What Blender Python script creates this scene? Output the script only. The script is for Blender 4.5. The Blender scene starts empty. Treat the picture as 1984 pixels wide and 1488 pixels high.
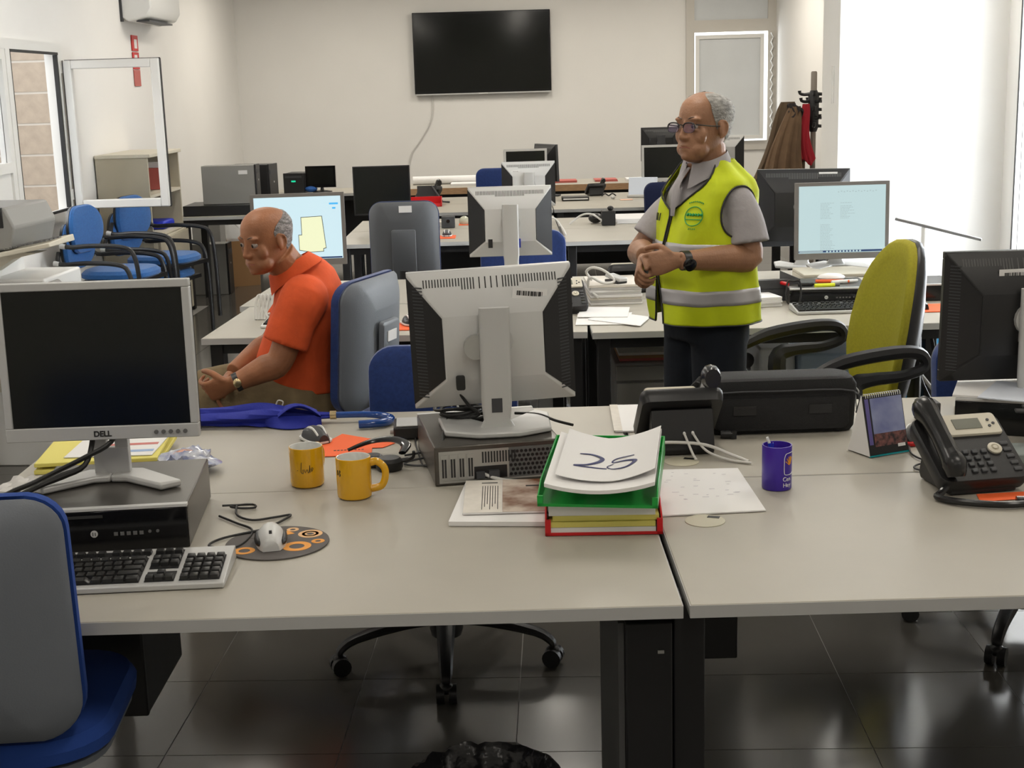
import bpy, bmesh, math, random
from mathutils import Vector as V, Matrix, noise
random.seed(7)
C = bpy.context.scene.collection
SC = bpy.context.scene
PI = math.pi
R = math.radians

# ---------------------------------------------------------------- camera, world, lights, exposure
cam_d = bpy.data.cameras.new('camera'); cam = bpy.data.objects.new('camera', cam_d); C.objects.link(cam)
cam_d.sensor_width = 36; cam_d.lens = 2660 / 1984 * 36; cam_d.clip_start = .05
_p, _r = R(12.2), R(1.64)
_u0 = V((0, math.sin(_p), math.cos(_p))); _f = V((0, math.cos(_p), -math.sin(_p))); _x = V((1, 0, 0))
_R = _x * math.cos(_r) - _u0 * math.sin(_r); _U = _x * math.sin(_r) + _u0 * math.cos(_r)
cam.matrix_world = Matrix(((_R.x, _U.x, -_f.x, 0), (_R.y, _U.y, -_f.y, 0), (_R.z, _U.z, -_f.z, 1.65), (0, 0, 0, 1)))
SC.camera = cam
SC.view_settings.view_transform = 'Standard'; SC.view_settings.look = 'None'
SC.view_settings.gamma = 1; SC.view_settings.use_curve_mapping = False
SC.view_settings.exposure = 0.45
w = bpy.data.worlds.new('world'); SC.world = w; w.use_nodes = True
w.node_tree.nodes['Background'].inputs[0].default_value = (.9, .95, 1, 1)
w.node_tree.nodes['Background'].inputs[1].default_value = 1.6

def area(name, loc, rot, sx, sy, power, col=(1, 1, 1), spread=180):
    l = bpy.data.lights.new(name, 'AREA'); l.shape = 'RECTANGLE'; l.size = sx; l.size_y = sy; l.energy = power; l.color = col
    l.spread = R(spread)
    o = bpy.data.objects.new(name, l); C.objects.link(o); o.location = loc; o.rotation_euler = rot
    return o
# daylight entering the big window in the right wall (the light stands outside the pane)
area('window_daylight', (3.5, 6.9, 1.45), (0, R(90), 0), 2.6, 2.4, 120, (.93, .97, 1))
# daylight through the window of the left wall and the far right one
area('left_window_daylight', (-4.6, 8.6, 2.2), (0, R(-80), 0), 1.5, 2.5, 40, (1, .97, .92))
area('far_window_daylight', (2.45, 16.1, 1.7), (R(-90), 0, 0), .9, 1.2, 26, (.95, .98, 1))
LAMPS = [(x, y) for y in (-1.2, 1.6, 4.6, 7.6, 10.6, 13.4) for x in (-1.7, .3, 2.1)]
LAMP_POWER = {-1.2: 6, 1.6: 8, 4.6: 11, 7.6: 7.5, 10.6: 12, 13.4: 19}

# ---------------------------------------------------------------- materials
MATS = {}
def mat(name, col, rough=.5, metal=0, noise_amt=0, noise_scale=8, bump=0, bump_scale=120, emit=0, alpha=1, trans=0, ior=1.45, coat=0, sheen=0, col2=None, stretch=None):
    m = bpy.data.materials.new(name); m.use_nodes = True; nt = m.node_tree; b = nt.nodes['Principled BSDF']
    b.inputs['Base Color'].default_value = (*col, 1); b.inputs['Roughness'].default_value = rough; b.inputs['Metallic'].default_value = metal
    b.inputs['IOR'].default_value = ior
    if coat: b.inputs['Coat Weight'].default_value = coat
    if sheen: b.inputs['Sheen Weight'].default_value = sheen
    if trans: b.inputs['Transmission Weight'].default_value = trans
    if alpha < 1: b.inputs['Alpha'].default_value = alpha
    if emit: b.inputs['Base Color'].default_value = (.02, .02, .02, 1); b.inputs['Emission Color'].default_value = (*col, 1); b.inputs['Emission Strength'].default_value = emit
    tc = nt.nodes.new('ShaderNodeTexCoord')
    if noise_amt or col2:
        n = nt.nodes.new('ShaderNodeTexNoise'); n.inputs['Scale'].default_value = noise_scale; n.inputs['Detail'].default_value = 4
        src = tc.outputs['Object']
        if stretch:
            mp = nt.nodes.new('ShaderNodeMapping'); mp.inputs['Scale'].default_value = stretch; nt.links.new(src, mp.inputs[0]); src = mp.outputs[0]
        nt.links.new(src, n.inputs['Vector'])
        r = nt.nodes.new('ShaderNodeValToRGB'); r.color_ramp.elements[0].position = .35; r.color_ramp.elements[1].position = .65
        c0 = [max(0, c * (1 - noise_amt)) for c in col]; c1 = [min(1, c * (1 + noise_amt)) for c in col]
        if col2: c0, c1 = col, col2
        r.color_ramp.elements[0].color = (*c0, 1); r.color_ramp.elements[1].color = (*c1, 1)
        nt.links.new(n.outputs['Fac'], r.inputs[0]); nt.links.new(r.outputs[0], b.inputs['Base Color'])
    if bump:
        n = nt.nodes.new('ShaderNodeTexNoise'); n.inputs['Scale'].default_value = bump_scale; n.inputs['Detail'].default_value = 3
        nt.links.new(tc.outputs['Object'], n.inputs['Vector'])
        bp = nt.nodes.new('ShaderNodeBump'); bp.inputs['Strength'].default_value = bump; bp.inputs['Distance'].default_value = .01
        nt.links.new(n.outputs['Fac'], bp.inputs['Height']); nt.links.new(bp.outputs[0], b.inputs['Normal'])
    MATS[name] = m
    return m
wall_m = mat('wall_paint', (.78, .765, .735), .75, noise_amt=.015, noise_scale=1.5, bump=.05, bump_scale=60)
ceil_m = mat('ceiling_paint', (.78, .78, .76), .8)
pillar_m = mat('pillar_paint', (.8, .79, .76), .7, noise_amt=.015, noise_scale=2)
tile_m = mat('floor_tile_grey', (.085, .08, .07), .14, ior=1.65, noise_amt=.05, noise_scale=2)
grout_m = mat('grout', (.28, .27, .25), .8)
lam_m = mat('laminate_top', (.395, .37, .315), .42, noise_amt=.02, noise_scale=6)
edge_m = mat('laminate_edge', (.44, .44, .43), .45)
wood_m = mat('beech_edge', (.45, .27, .14), .5, noise_amt=.15, noise_scale=20, stretch=(1, 1, 12))
blk_m = mat('black_steel', (.012, .012, .013), .45)
blkp_m = mat('black_plastic', (.014, .014, .015), .38, bump=.04, bump_scale=400)
blkg_m = mat('black_gloss', (.006, .006, .007), .12)
dgrey_m = mat('dark_grey_plastic', (.05, .052, .057), .5)
shell_m = mat('grey_chair_shell', (.15, .165, .19), .5, bump=.06, bump_scale=300)
shelld_m = mat('dark_chair_shell', (.085, .09, .1), .5, bump=.06, bump_scale=300)
blue_m = mat('blue_fabric', (.012, .036, .16), .9, noise_amt=.12, noise_scale=90, bump=.15, bump_scale=500, sheen=.3)
sky_m = mat('bright_blue_fabric', (.02, .11, .33), .9, noise_amt=.1, noise_scale=90, bump=.15, bump_scale=500, sheen=.2)
navy_m = mat('navy_fabric', (.008, .015, .06), .9, noise_amt=.1, noise_scale=90)
lime_m = mat('lime_fabric', (.31, .28, .018), .85, noise_amt=.06, noise_scale=120, bump=.1, bump_scale=500)
silver_m = mat('silver_plastic', (.5, .5, .49), .38, metal=.15)
silverl_m = mat('pale_silver_plastic', (.58, .58, .57), .42, metal=.1)
taupe_m = mat('grey_bezel', (.2, .19, .18), .45, metal=.2)
screen_m = mat('dark_screen', (.004, .005, .004), .22)
tvs_m = mat('tv_screen', (.003, .004, .003), .1)
pc_m = mat('brushed_case', (.10, .092, .082), .32, metal=.6, noise_amt=.05, noise_scale=60, stretch=(1, 30, 1))
pcgrey_m = mat('grey_case', (.26, .255, .24), .5)
zinc_m = mat('zinc_plate', (.42, .42, .4), .4, metal=.5)
white_m = mat('white_plastic', (.75, .75, .73), .4)
pvc_m = mat('white_window_frame', (.74, .73, .7), .35)
gask_m = mat('black_gasket', (.02, .02, .02), .6)
beige_m = mat('beige_metal', (.42, .38, .29), .5, noise_amt=.03)
cream_m = mat('cream_plastic', (.6, .56, .46), .5)
paper_m = mat('paper', (.76, .75, .74), .85, noise_amt=.01)
paperw_m = mat('paper_warm', (.66, .62, .56), .85, noise_amt=.04, noise_scale=40)
yel_m = mat('yellow_folder', (.72, .64, .16), .7)
mug_m = mat('yellow_glaze', (.72, .38, .008), .22, coat=.6)
mugin_m = mat('white_glaze', (.75, .75, .72), .2, coat=.5)
orange_m = mat('orange_paper', (.85, .13, .03), .7)
red_m = mat('red_plastic', (.55, .012, .015), .32)
green_m = mat('green_plastic', (.01, .32, .045), .3)
ink_m = mat('ink', (.03, .035, .12), .6)
inkk_m = mat('black_ink', (.02, .02, .02), .6)
umb_m = mat('umbrella_cloth', (.01, .02, .3), .7, bump=.1, bump_scale=200)
umbh_m = mat('umbrella_handle', (.008, .06, .28), .15, coat=.8)
gold_m = mat('brass', (.75, .6, .35), .25, metal=1)
cord_m = mat('black_cord', (.012, .012, .012), .5)
wcord_m = mat('white_cord', (.62, .61, .58), .45)
skin_m = mat('skin_ruddy', (.33, .135, .062), .5, noise_amt=.13, noise_scale=14, bump=.12, bump_scale=160)
skin2_m = mat('skin_tan', (.31, .155, .085), .5, noise_amt=.12, noise_scale=14, bump=.12, bump_scale=160)
hair_m = mat('grey_hair', (.22, .2, .19), .7, noise_amt=.45, noise_scale=45, bump=.5, bump_scale=260, stretch=(1, 1, 3))
hair2_m = mat('white_grey_hair', (.27, .26, .24), .7, noise_amt=.4, noise_scale=45, bump=.5, bump_scale=260, stretch=(1, 1, 3))
polo_m = mat('orange_cotton', (.64, .085, .018), .85, noise_amt=.06, noise_scale=18, bump=.25, bump_scale=30)
khaki_m = mat('khaki_cotton', (.17, .125, .065), .9, noise_amt=.1, noise_scale=25, bump=.3, bump_scale=35)
shirt_m = mat('grey_shirt', (.34, .32, .325), .85, noise_amt=.03, noise_scale=25, bump=.25, bump_scale=30)
vest_m = mat('high_visibility_yellow', (.53, .62, .004), .7, noise_amt=.05, noise_scale=14, bump=.25, bump_scale=16)
refl_m = mat('reflective_tape', (.42, .41, .42), .45, metal=.3, noise_amt=.05)
trous_m = mat('dark_navy_trousers', (.005, .008, .014), .9, noise_amt=.15, bump=.2, bump_scale=30)
cup_m = mat('purple_plastic', (.05, .02, .32), .3)
card_m = mat('cardboard', (.36, .2, .09), .85)
glass_m = mat('window_glass', (1, 1, 1), .02, trans=1, ior=1.1)
cyan_m = mat('blue_box_print', (.02, .28, .55), .5)
eyew_m = mat('eye_white', (.36, .30, .27), .3)
eyed_m = mat('iris_dark', (.02, .012, .008), .15)
brow_m = mat('grey_eyebrow', (.16, .12, .1), .9)
lip_m = mat('lips', (.32, .11, .075), .5)
browncoat_m = mat('brown_coat', (.13, .08, .045), .95, noise_amt=.15, bump=.3, bump_scale=30)
darkcoat_m = mat('dark_coat', (.025, .02, .02), .95)
redcoat_m = mat('red_coat', (.3, .01, .02), .9)
polew_m = mat('coat_stand_pole', (.22, .19, .16), .5)
bin_m = mat('black_bin_liner', (.012, .012, .014), .22, bump=1, bump_scale=18)
clear_m = mat('clear_film', (.75, .77, .78), .25, alpha=.45)
lens_m = mat('tinted_lens', (.16, .10, .22), .1, alpha=.22)
ventd_m = mat('vent_dark', (.03, .03, .03), .7)
vents_m = mat('vent_grey', (.12, .12, .12), .7)  # plain mid grey for vent slots, buttons, ports and small fittings
bag_m = mat('black_nylon', (.01, .01, .011), .75, bump=.3, bump_scale=500)
plant_m = mat('steel_grey', (.3, .3, .3), .35, metal=.8)
lit_m = mat('lit_screen', (.56, .74, .80), .3, emit=.82)
lit2_m = mat('lit_screen_white', (.46, .60, .61), .3, emit=.82)
uiy_m = mat('screen_plan_cream', (.66, .68, .44), .3, emit=1)
uik_m = mat('screen_line_dark', (.03, .04, .05), .4, emit=.1)
uib_m = mat('screen_blue', (.05, .4, .75), .3, emit=.9)
uin_m = mat('screen_taskbar', (.02, .07, .2), .3, emit=.5)
uig_m = mat('screen_text_grey', (.30, .38, .39), .3, emit=.95)
led_m = mat('green_led', (.0, .5, .25), .3, emit=1)
tube_m = mat('lamp_diffuser', (1, .95, .86), .3, emit=2.5)

# ---------------------------------------------------------------- geometry helpers
class B:
    def __init__(s): s.v = []; s.f = []
    def add(s, vs, fs):
        n = len(s.v); s.v += [tuple(q) for q in vs]; s.f += [tuple(i + n for i in f) for f in fs]; return s
    def box(s, x0, x1, y0, y1, z0, z1, rz=0, rx=0, piv=None):
        vs = [V((x, y, z)) for z in (z0, z1) for y in (y0, y1) for x in (x0, x1)]
        if rz or rx:
            c = V(piv) if piv else V(((x0 + x1) / 2, (y0 + y1) / 2, (z0 + z1) / 2)); m = Matrix.Rotation(rz, 3, 'Z') @ Matrix.Rotation(rx, 3, 'X')
            vs = [c + m @ (q - c) for q in vs]
        return s.add(vs, [(0, 2, 3, 1), (4, 5, 7, 6), (0, 1, 5, 4), (2, 6, 7, 3), (0, 4, 6, 2), (1, 3, 7, 5)])
    def loft(s, rings, caps=True, closed=True):
        n = len(rings[0]); vs = [q for r in rings for q in r]; fs = []
        for i in range(len(rings) - 1):
            for j in range(n if closed else n - 1):
                a = i * n + j; b = i * n + (j + 1) % n
                fs.append((a, b, b + n, a + n))
        if caps and closed: fs.append(tuple(range(n))[::-1]); fs.append(tuple(range((len(rings) - 1) * n, len(rings) * n)))
        return s.add(vs, fs)
    def prism(s, poly, z0, z1):
        return s.loft([[(x, y, z0) for x, y in poly], [(x, y, z1) for x, y in poly]])
    def prism_y(s, poly, y0, y1):       # poly in (x,z)
        return s.loft([[(x, y1, z) for x, z in poly], [(x, y0, z) for x, z in poly]])
    def prism_x(s, poly, x0, x1):       # poly in (y,z)
        return s.loft([[(x0, y, z) for y, z in poly], [(x1, y, z) for y, z in poly]])
    def tube(s, pts, r, n=8, sm=0, flat=1, caps=True):
        pts = [V(p) for p in pts]; rs = list(r) if isinstance(r, (list, tuple)) else [r] * len(pts)
        if sm:
            q, qr = [], []
            for i in range(len(pts) - 1):
                p0 = pts[max(i - 1, 0)]; p1 = pts[i]; p2 = pts[i + 1]; p3 = pts[min(i + 2, len(pts) - 1)]
                for k in range(sm):
                    t = k / sm
                    q.append(.5 * ((2 * p1) + (p2 - p0) * t + (2 * p0 - 5 * p1 + 4 * p2 - p3) * t * t + (3 * p1 - p0 - 3 * p2 + p3) * t ** 3))
                    qr.append(rs[i] * (1 - t) + rs[i + 1] * t)
            q.append(pts[-1]); qr.append(rs[-1]); pts, rs = q, qr
        rings = []; prev = None
        for i, p in enumerate(pts):
            d = (pts[min(i + 1, len(pts) - 1)] - pts[max(i - 1, 0)])
            if d.length < 1e-9: d = V((0, 0, 1))
            d.normalize()
            if prev is None:
                a = V((0, 0, 1)) if abs(d.z) < .9 else V((1, 0, 0)); prev = d.cross(a).normalized()
            prev = (prev - d * prev.dot(d)); prev = prev.normalized() if prev.length > 1e-6 else d.orthogonal().normalized()
            b = d.cross(prev)
            rings.append([p + prev * (rs[i] * math.cos(2 * PI * k / n)) + b * (rs[i] * flat * math.sin(2 * PI * k / n)) for k in range(n)])
        return s.loft(rings, caps)
    def cyl(s, a, b, r, r2=None, n=16): return s.tube([a, b], [r, r if r2 is None else r2], n)
    def lathe(s, prof, cx=0, cy=0, n=24, caps=True):
        return s.loft([[(cx + r * math.cos(2 * PI * k / n), cy + r * math.sin(2 * PI * k / n), z) for k in range(n)] for r, z in prof], caps)
    def ball(s, c, r, n=12, m=8, M=None):
        if not isinstance(r, (list, tuple)): r = (r, r, r)
        c = V(c); rings = []
        for i in range(m + 1):
            t = PI * i / m; t = min(max(t, .08), PI - .08)
            ring = [V((r[0] * math.sin(t) * math.cos(2 * PI * k / n), r[1] * math.sin(t) * math.sin(2 * PI * k / n), -r[2] * math.cos(t))) for k in range(n)]
            if M is not None: ring = [M @ q for q in ring]
            rings.append([c + q for q in ring])
        return s.loft(rings)
    def sheet(s, fn, nu, nv, th=.0015):     # curved sheet with thickness, fn(u,v)->point
        top = [V(fn(i / nu, j / nv)) for i in range(nu + 1) for j in range(nv + 1)]
        vs = top + [p - V((0, 0, th)) for p in top]; N = len(top); W = nv + 1; fs = []
        for i in range(nu):
            for j in range(nv):
                a = i * W + j; fs.append((a, a + W, a + W + 1, a + 1)); fs.append((N + a, N + a + 1, N + a + W + 1, N + a + W))
        for i in range(nu):
            a = i * W; fs.append((a, N + a, N + a + W, a + W)); a = i * W + nv; fs.append((a, a + W, N + a + W, N + a))
        for j in range(nv):
            a = j; fs.append((a, a + 1, N + a + 1, N + a)); a = nu * W + j; fs.append((a, N + a, N + a + 1, a + 1))
        return s.add(vs, fs)
    def xf(s, M): s.v = [tuple(M @ V(q)) for q in s.v]; return s
    def mesh(s, name, m, smooth=True, ang=35):
        me = bpy.data.meshes.new(name); me.from_pydata(s.v, [], s.f)
        bm = bmesh.new(); bm.from_mesh(me); bmesh.ops.recalc_face_normals(bm, faces=bm.faces); bm.to_mesh(me); bm.free()
        me.materials.append(m)
        if smooth:
            me.polygons.foreach_set('use_smooth', [True] * len(me.polygons)); me.set_sharp_from_angle(angle=R(ang))
        return me
def rrect(w, h, r, n=5, cx=0, cy=0):
    out = []
    for (sx, sy, a0) in ((1, 1, 0), (-1, 1, 90), (-1, -1, 180), (1, -1, 270)):
        for k in range(n + 1):
            a = R(a0 + 90 * k / n); out.append((cx + sx * (w / 2 - r) + r * math.cos(a), cy + sy * (h / 2 - r) + r * math.sin(a)))
    return out
def O(name, b, m, parent=None, bev=0, loc=None, rot=None, ang=35, seg=2):
    me = b if isinstance(b, bpy.types.Mesh) else b.mesh(name, m, ang=ang)
    o = bpy.data.objects.new(name, me); C.objects.link(o)
    if parent: o.parent = parent
    if loc: o.location = loc
    if rot: o.rotation_euler = rot
    if bev:
        md = o.modifiers.new('bevel', 'BEVEL'); md.width = bev; md.segments = seg; md.limit_method = 'ANGLE'; md.angle_limit = R(40); md.harden_normals = False
    return o
def tag(o, label, cat, group=None, kind=None):
    o['label'] = label; o['category'] = cat
    if group: o['group'] = group
    if kind: o['kind'] = kind
    return o
def T(name, label, cat, loc=(0, 0, 0), rz=0, group=None, rot=None):
    o = bpy.data.objects.new(name, None); o.empty_display_size = .1; C.objects.link(o); o.location = loc; o.rotation_euler = rot or (0, 0, rz)
    return tag(o, label, cat, group)
def S(name, b, m, parent=None, **k):
    o = O(name, b, m, parent, **k)
    if not parent: o['kind'] = 'structure'
    return o
def dup(root, loc, rz=None, label=None, group=None, rot=None):
    r = root.copy(); C.objects.link(r); r.location = loc
    if rot: r.rotation_euler = rot
    elif rz is not None: r.rotation_euler = (0, 0, rz)
    if label: r['label'] = label
    if group: r['group'] = group
    for ch in list(root.children):
        c = ch.copy(); C.objects.link(c); c.parent = r
        for g in ch.children:
            d = g.copy(); C.objects.link(d); d.parent = c
    return r
def text(s, size, m, parent, loc, rot, ext=.0004, name='lettering', al='CENTER', bold=0):
    cu = bpy.data.curves.new(name, 'FONT'); cu.body = s; cu.size = size; cu.extrude = ext; cu.align_x = al; cu.align_y = 'CENTER'; cu.offset = bold
    cu.materials.append(m); tmp = bpy.data.objects.new(name, cu); C.objects.link(tmp); bpy.context.view_layer.update()
    me = bpy.data.meshes.new_from_object(tmp.evaluated_get(bpy.context.evaluated_depsgraph_get())); bpy.data.objects.remove(tmp)
    o = bpy.data.objects.new(name, me); C.objects.link(o); o.parent = parent; o.location = loc; o.rotation_euler = rot; o['kind'] = 'stuff'
    return o
def smooth_mod(o, k=2, f=.5):
    md = o.modifiers.new('smooth', 'SMOOTH'); md.iterations = k; md.factor = f
def remesh(o, vox, k=3, f=.5):
    md = o.modifiers.new('remesh', 'REMESH'); md.mode = 'VOXEL'; md.voxel_size = vox; md.use_smooth_shade = True
    smooth_mod(o, k, f)

# ---------------------------------------------------------------- the room
XL, XR, YB, YF, ZC = -2.9, 2.98, 15.4, -3.0, 3.0
floor = S('floor', B().box(XL - .1, XR + .1, YF - .1, YB + .1, -.12, -.003), grout_m)
tr = R(-2.2)
tm = B().box(-.2235, .2235, -.2235, .2235, -.014, 0).mesh('tile', tile_m)
ct, st = math.cos(tr), math.sin(tr)
n_t = 0
rest = B()
# tile grid: one corner joint passes (0.016, 4.058); rows of .45 m
for j in range(-16, 27):
    for i in range(-9, 10):
        gx, gy = (i + .5) * .45, (j + .5) * .45
        x = -.0 + gx * ct - gy * st; y = 3.66 + gx * st + gy * ct
        x += .0 + .0
        if x < XL + .26 or x > XR - .26 or y < YF + .26 or y > YB - .26:
            if XL - .2 < x < XR + .2 and YF < y < YB: rest.box(max(x - .2235, XL), min(x + .2235, XR), y - .2235, y + .2235, -.014, 0, rz=0) if False else None
            continue
        if 2.8 < y < 12.6 and abs(x - .02 * y) < .40 * y + .25 and n_t < 290:
            o = bpy.data.objects.new('tile', tm); C.objects.link(o); o.parent = floor; o.location = (x, y, 0); o.rotation_euler = (0, 0, tr + 0); n_t += 1
        else:
            rest.box(x - .2235, x + .2235, y - .2235, y + .2235, -.014, 0, rz=tr)
rs = O('tile', rest, tile_m, floor); rs['kind'] = 'stuff'
S('ceiling', B().box(XL - .1, XR + .1, YF - .1, YB + .1, ZC, ZC + .12), ceil_m)
# left wall with two window openings
w1a, w1b, w1z0, w1z1 = 8.30, 9.16, .94, 1.95      # opening that looks outside
w0a, w0b = 6.9, 8.20
wl = B()
wl.box(XL - .09, XL, YF, w0a, 0, ZC).box(XL - .09, XL, w1b + .07, YB, 0, ZC)
wl.box(XL - .09, XL, w0a, w1b + .07, w1z1 + .06, ZC).box(XL - .09, XL, w0a, w1b + .07, 0, w1z0 - .06)
S('wall_left', wl, wall_m)
S('wall_back', B().box(XL - .25, 2.0, YB, YB + .2, 0, ZC).box(2.98, XR + .25, YB, YB + .2, 0, ZC).box(2.0, 2.98, YB, YB + .2, 0, .9).box(2.0, 2.98, YB, YB + .2, 2.86, ZC), wall_m)
S('wall_front', B().box(XL - .25, XR + .25, YF - .2, YF, 0, ZC), wall_m)
wz0, wz1, wya, wyb = .14, 2.75, 5.6, 8.12
S('wall_right', B().box(XR, XR + .25, YF, wya, 0, ZC).box(XR, XR + .25, wyb, YB, 0, ZC).box(XR, XR + .25, wya, wyb, 0, wz0).box(XR, XR + .25, wya, wyb, wz1, ZC), wall_m)
S('wall_pillar', B().box(1.985, XR, 8.3, 8.74, 0, ZC), pillar_m)
# big window on the right wall
wr = S('window_3', B().box(XR - .02, XR + .05, wya, wyb, wz0, wz0 + .07).box(XR - .02, XR + .05, wya, wyb, wz1 - .07, wz1)
       .box(XR - .02, XR + .05, wya, wya + .07, wz0, wz1).box(XR - .02, XR + .05, wyb - .07, wyb, wz0, wz1), pvc_m)
for yy in (6.8,): O('mullion', B().box(XR - .02, XR + .05, yy, yy + .06, wz0, wz1), pvc_m, wr)
O('gasket', B().box(XR - .024, XR - .019, wyb - .074, wyb - .062, wz0 + .07, wz1 - .07), gask_m, wr)
O('glass_pane', B().box(XR + .01, XR + .016, wya + .07, wyb - .07, wz0 + .07, wz1 - .07), glass_m, wr)
O('window_sill', B().box(XR - .06, XR + .02, wya, wyb, wz0 - .03, wz0), pvc_m, wr)
tag(O('blind_chain', B().tube([(2.80, 8.27, 2.95), (2.80, 8.27, 2.16), (2.82, 8.27, 2.12), (2.84, 8.27, 2.16), (2.84, 8.27, 2.95)], .004, 6, 3), white_m), 'white blind pull chain hanging beside the bright pillar corner', 'blind cord')

# left window: frame, gasket, fixed pane, open sash
wf = B()
wf.box(XL - .07, XL + .02, w1a - .10, w1a - .03, w1z0, w1z1).box(XL - .07, XL + .02, w1b, w1b + .07, w1z0 - .06, w1z1 + .06)
wf.box(XL - .07, XL + .02, w0a, w1b, w1z1, w1z1 + .06).box(XL - .07, XL + .02, w0a, w1b, w1z0 - .06, w1z0)
win1 = S('window_1', wf, pvc_m)
g = B(); y0, y1 = w1a - .03, w1b
g.box(XL + .005, XL + .021, y0, y0 + .010, w1z0 + .015, w1z1 - .015).box(XL - .01, XL + .016, y1 - .018, y1, w1z0 + .015, w1z1 - .015).box(XL + .005, XL + .021, y0, y1, w1z1 - .015, w1z1 + .001).box(XL + .005, XL + .021, y0, y1, w1z0 - .001, w1z0 + .015)
O('gasket', g, gask_m, win1)
sash = O('sash', B().box(-.035, .03, 0, .62, 0, 1) if False else B()
         .box(0, .055, -.03, .03, 0, .96).box(.575, .63, -.03, .03, 0, .96).box(.055, .575, -.03, .03, 0, .055).box(.055, .575, -.03, .03, .905, .96), pvc_m, win1, bev=.006, loc=(XL + .03, w1b + .06, w1z0), rot=(0, 0, R(-1)))
O('glass_pane', B().box(.05, .58, -.004, .004, .05, .91), glass_m, sash)
O('sash_gasket', B().box(0, .63, .026, .034, .955, .965).box(0, .63, .026, .034, -.005, .003).box(.003, .008, -.033, .0, 0, .96).box(.626, .633, -.0, .034, 0, .96), gask_m, sash)
O('sash_handle', B().box(.585, .61, .03, .05, .38, .52).box(.588, .606, .05, .07, .28, .48), plant_m, sash)
for zz in (.06, .88): O('hinge', B().cyl((-.008, -.02, zz), (-.008, -.02, zz + .07), .012, n=10), pvc_m, sash)
w2 = S('window_2', B().box(XL - .05, XL + .015, w0a + .06, w1a - .16, 1.24, 1.30).box(XL - .05, XL + .015, w0a, w0a + .06, w1z0, w1z1).box(XL - .05, XL + .015, w1a - .16, w1a - .10, w1z0, w1z1).box(XL - .05, XL + .015, w0a + .06, w1a - .16, w1z1 - .06, w1z1), pvc_m)
O('panel', B().box(XL - .04, XL - .0, w0a + .06, w1a - .16, w1z0, 1.24), pvc_m, w2)
O('glass_pane', B().box(XL - .02, XL - .014, w0a + .06, w1a - .16, 1.30, w1z1 - .06), glass_m, w2)
# outside the left window: block pillar, wall, red skip
blk_wall = mat('block_concrete', (.40, .33, .26), .85, noise_amt=.08, noise_scale=10, bump=.2, bump_scale=40)
mort_m = mat('mortar', (.62, .58, .52), .9)
bp_ = T('block_pillar', 'beige concrete block pillar with pale joints outside the left window', 'pillar', (-3.86, 11.4, 0))
O('mortar_core', B().box(-.245, .245, -.19, .19, 0, 3.2), mort_m, bp_)
bk = B().box(-.25, .25, -.2, .2, .006, .232).mesh('block', blk_wall)
for k in range(13):
    o = bpy.data.objects.new('block', bk); C.objects.link(o); o.parent = bp_; o.location = (0, 0, k * .245)
tag(O('yard_wall', B().box(-6.2, -6.0, 5, 26, 0, 2.4), mat('yard_wall_paint', (.3, .22, .17), .9, noise_amt=.3, noise_scale=2)), 'brown rendered yard wall far outside the left window', 'wall')
tag(O('red_oil_drum', B().lathe([(.22, 0), (.24, .02), (.24, .3), (.25, .31), (.24, .32), (.24, .62), (.25, .63), (.24, .64), (.24, .93), (.2, .95)], -5.0, 14.1), red_m), 'red drum standing outside beside the block pillar', 'drum')
yd = T('parked_van', 'pale grey van parked outside, only a corner seen through the window', 'van', (-5.0, 18.5, 0))
O('van_body', B().prism_x([(-2, .35), (1.9, .35), (1.9, 1.0), (1.2, 1.15), (.6, 1.8), (-2, 1.85)], -.7, .7), mat('van_paint', (.5, .52, .54), .3, coat=.5), yd, bev=.05)
O('windscreen', B().box(-.6, .6, .62, .66, 1.15, 1.7), blkg_m, yd)
for wx in (-1.2, 1.2):
    for sx in (-.62, .55): O('wheel', B().cyl((sx, wx, .32), (sx + .08, wx, .32), .32, n=20), blkp_m, yd)
tag(O('yard_ground', B().box(-9, XL - .26, 4, 26, -.1, 0), mat('yard_concrete', (.35, .33, .3), .9)), 'pale concrete yard outside the left window', 'ground')['kind'] = 'structure'
# back right window with frame, transom and slightly open sash
w4 = S('window_4', B().box(2.0, 2.09, YB - .03, YB + .06, .9, 2.86).box(2.89, 2.98, YB - .03, YB + .06, .9, 2.86).box(2.09, 2.89, YB - .03, YB + .06, .9, 1.0).box(2.09, 2.89, YB - .03, YB + .06, 2.17, 2.30).box(2.09, 2.89, YB - .03, YB + .06, 2.8, 2.86),
       mat('beige_window_frame', (.56, .53, .48), .5))
o = O('sash', B().box(0, .04, -.025, .025, 0, 1.12).box(.70, .74, -.025, .025, 0, 1.12).box(.04, .70, -.025, .025, 0, .04).box(.04, .70, -.025, .025, 1.08, 1.12), pvc_m, w4, loc=(2.10, YB - .03, 1.02), rot=(0, 0, R(-3)))
O('glass_pane', B().box(.04, .70, -.004, .004, .04, 1.08), mat('frosted_pane', (.62, .64, .65), .25, noise_amt=.03, noise_scale=2), o)
O('frosted_transom', B().box(2.09, 2.89, YB, YB + .01, 2.3, 2.8), MATS['frosted_pane'], w4)
tag(O('vertical_blind', B().tube([(2.93, YB - .05, 1.0)] + [(2.93 + .012 * (-1) ** k, YB - .05, 1.0 + .05 * k) for k in range(1, 24)], .02, 6, flat=.3), white_m), 'narrow white blind hanging at the far right window edge', 'blind')
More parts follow.
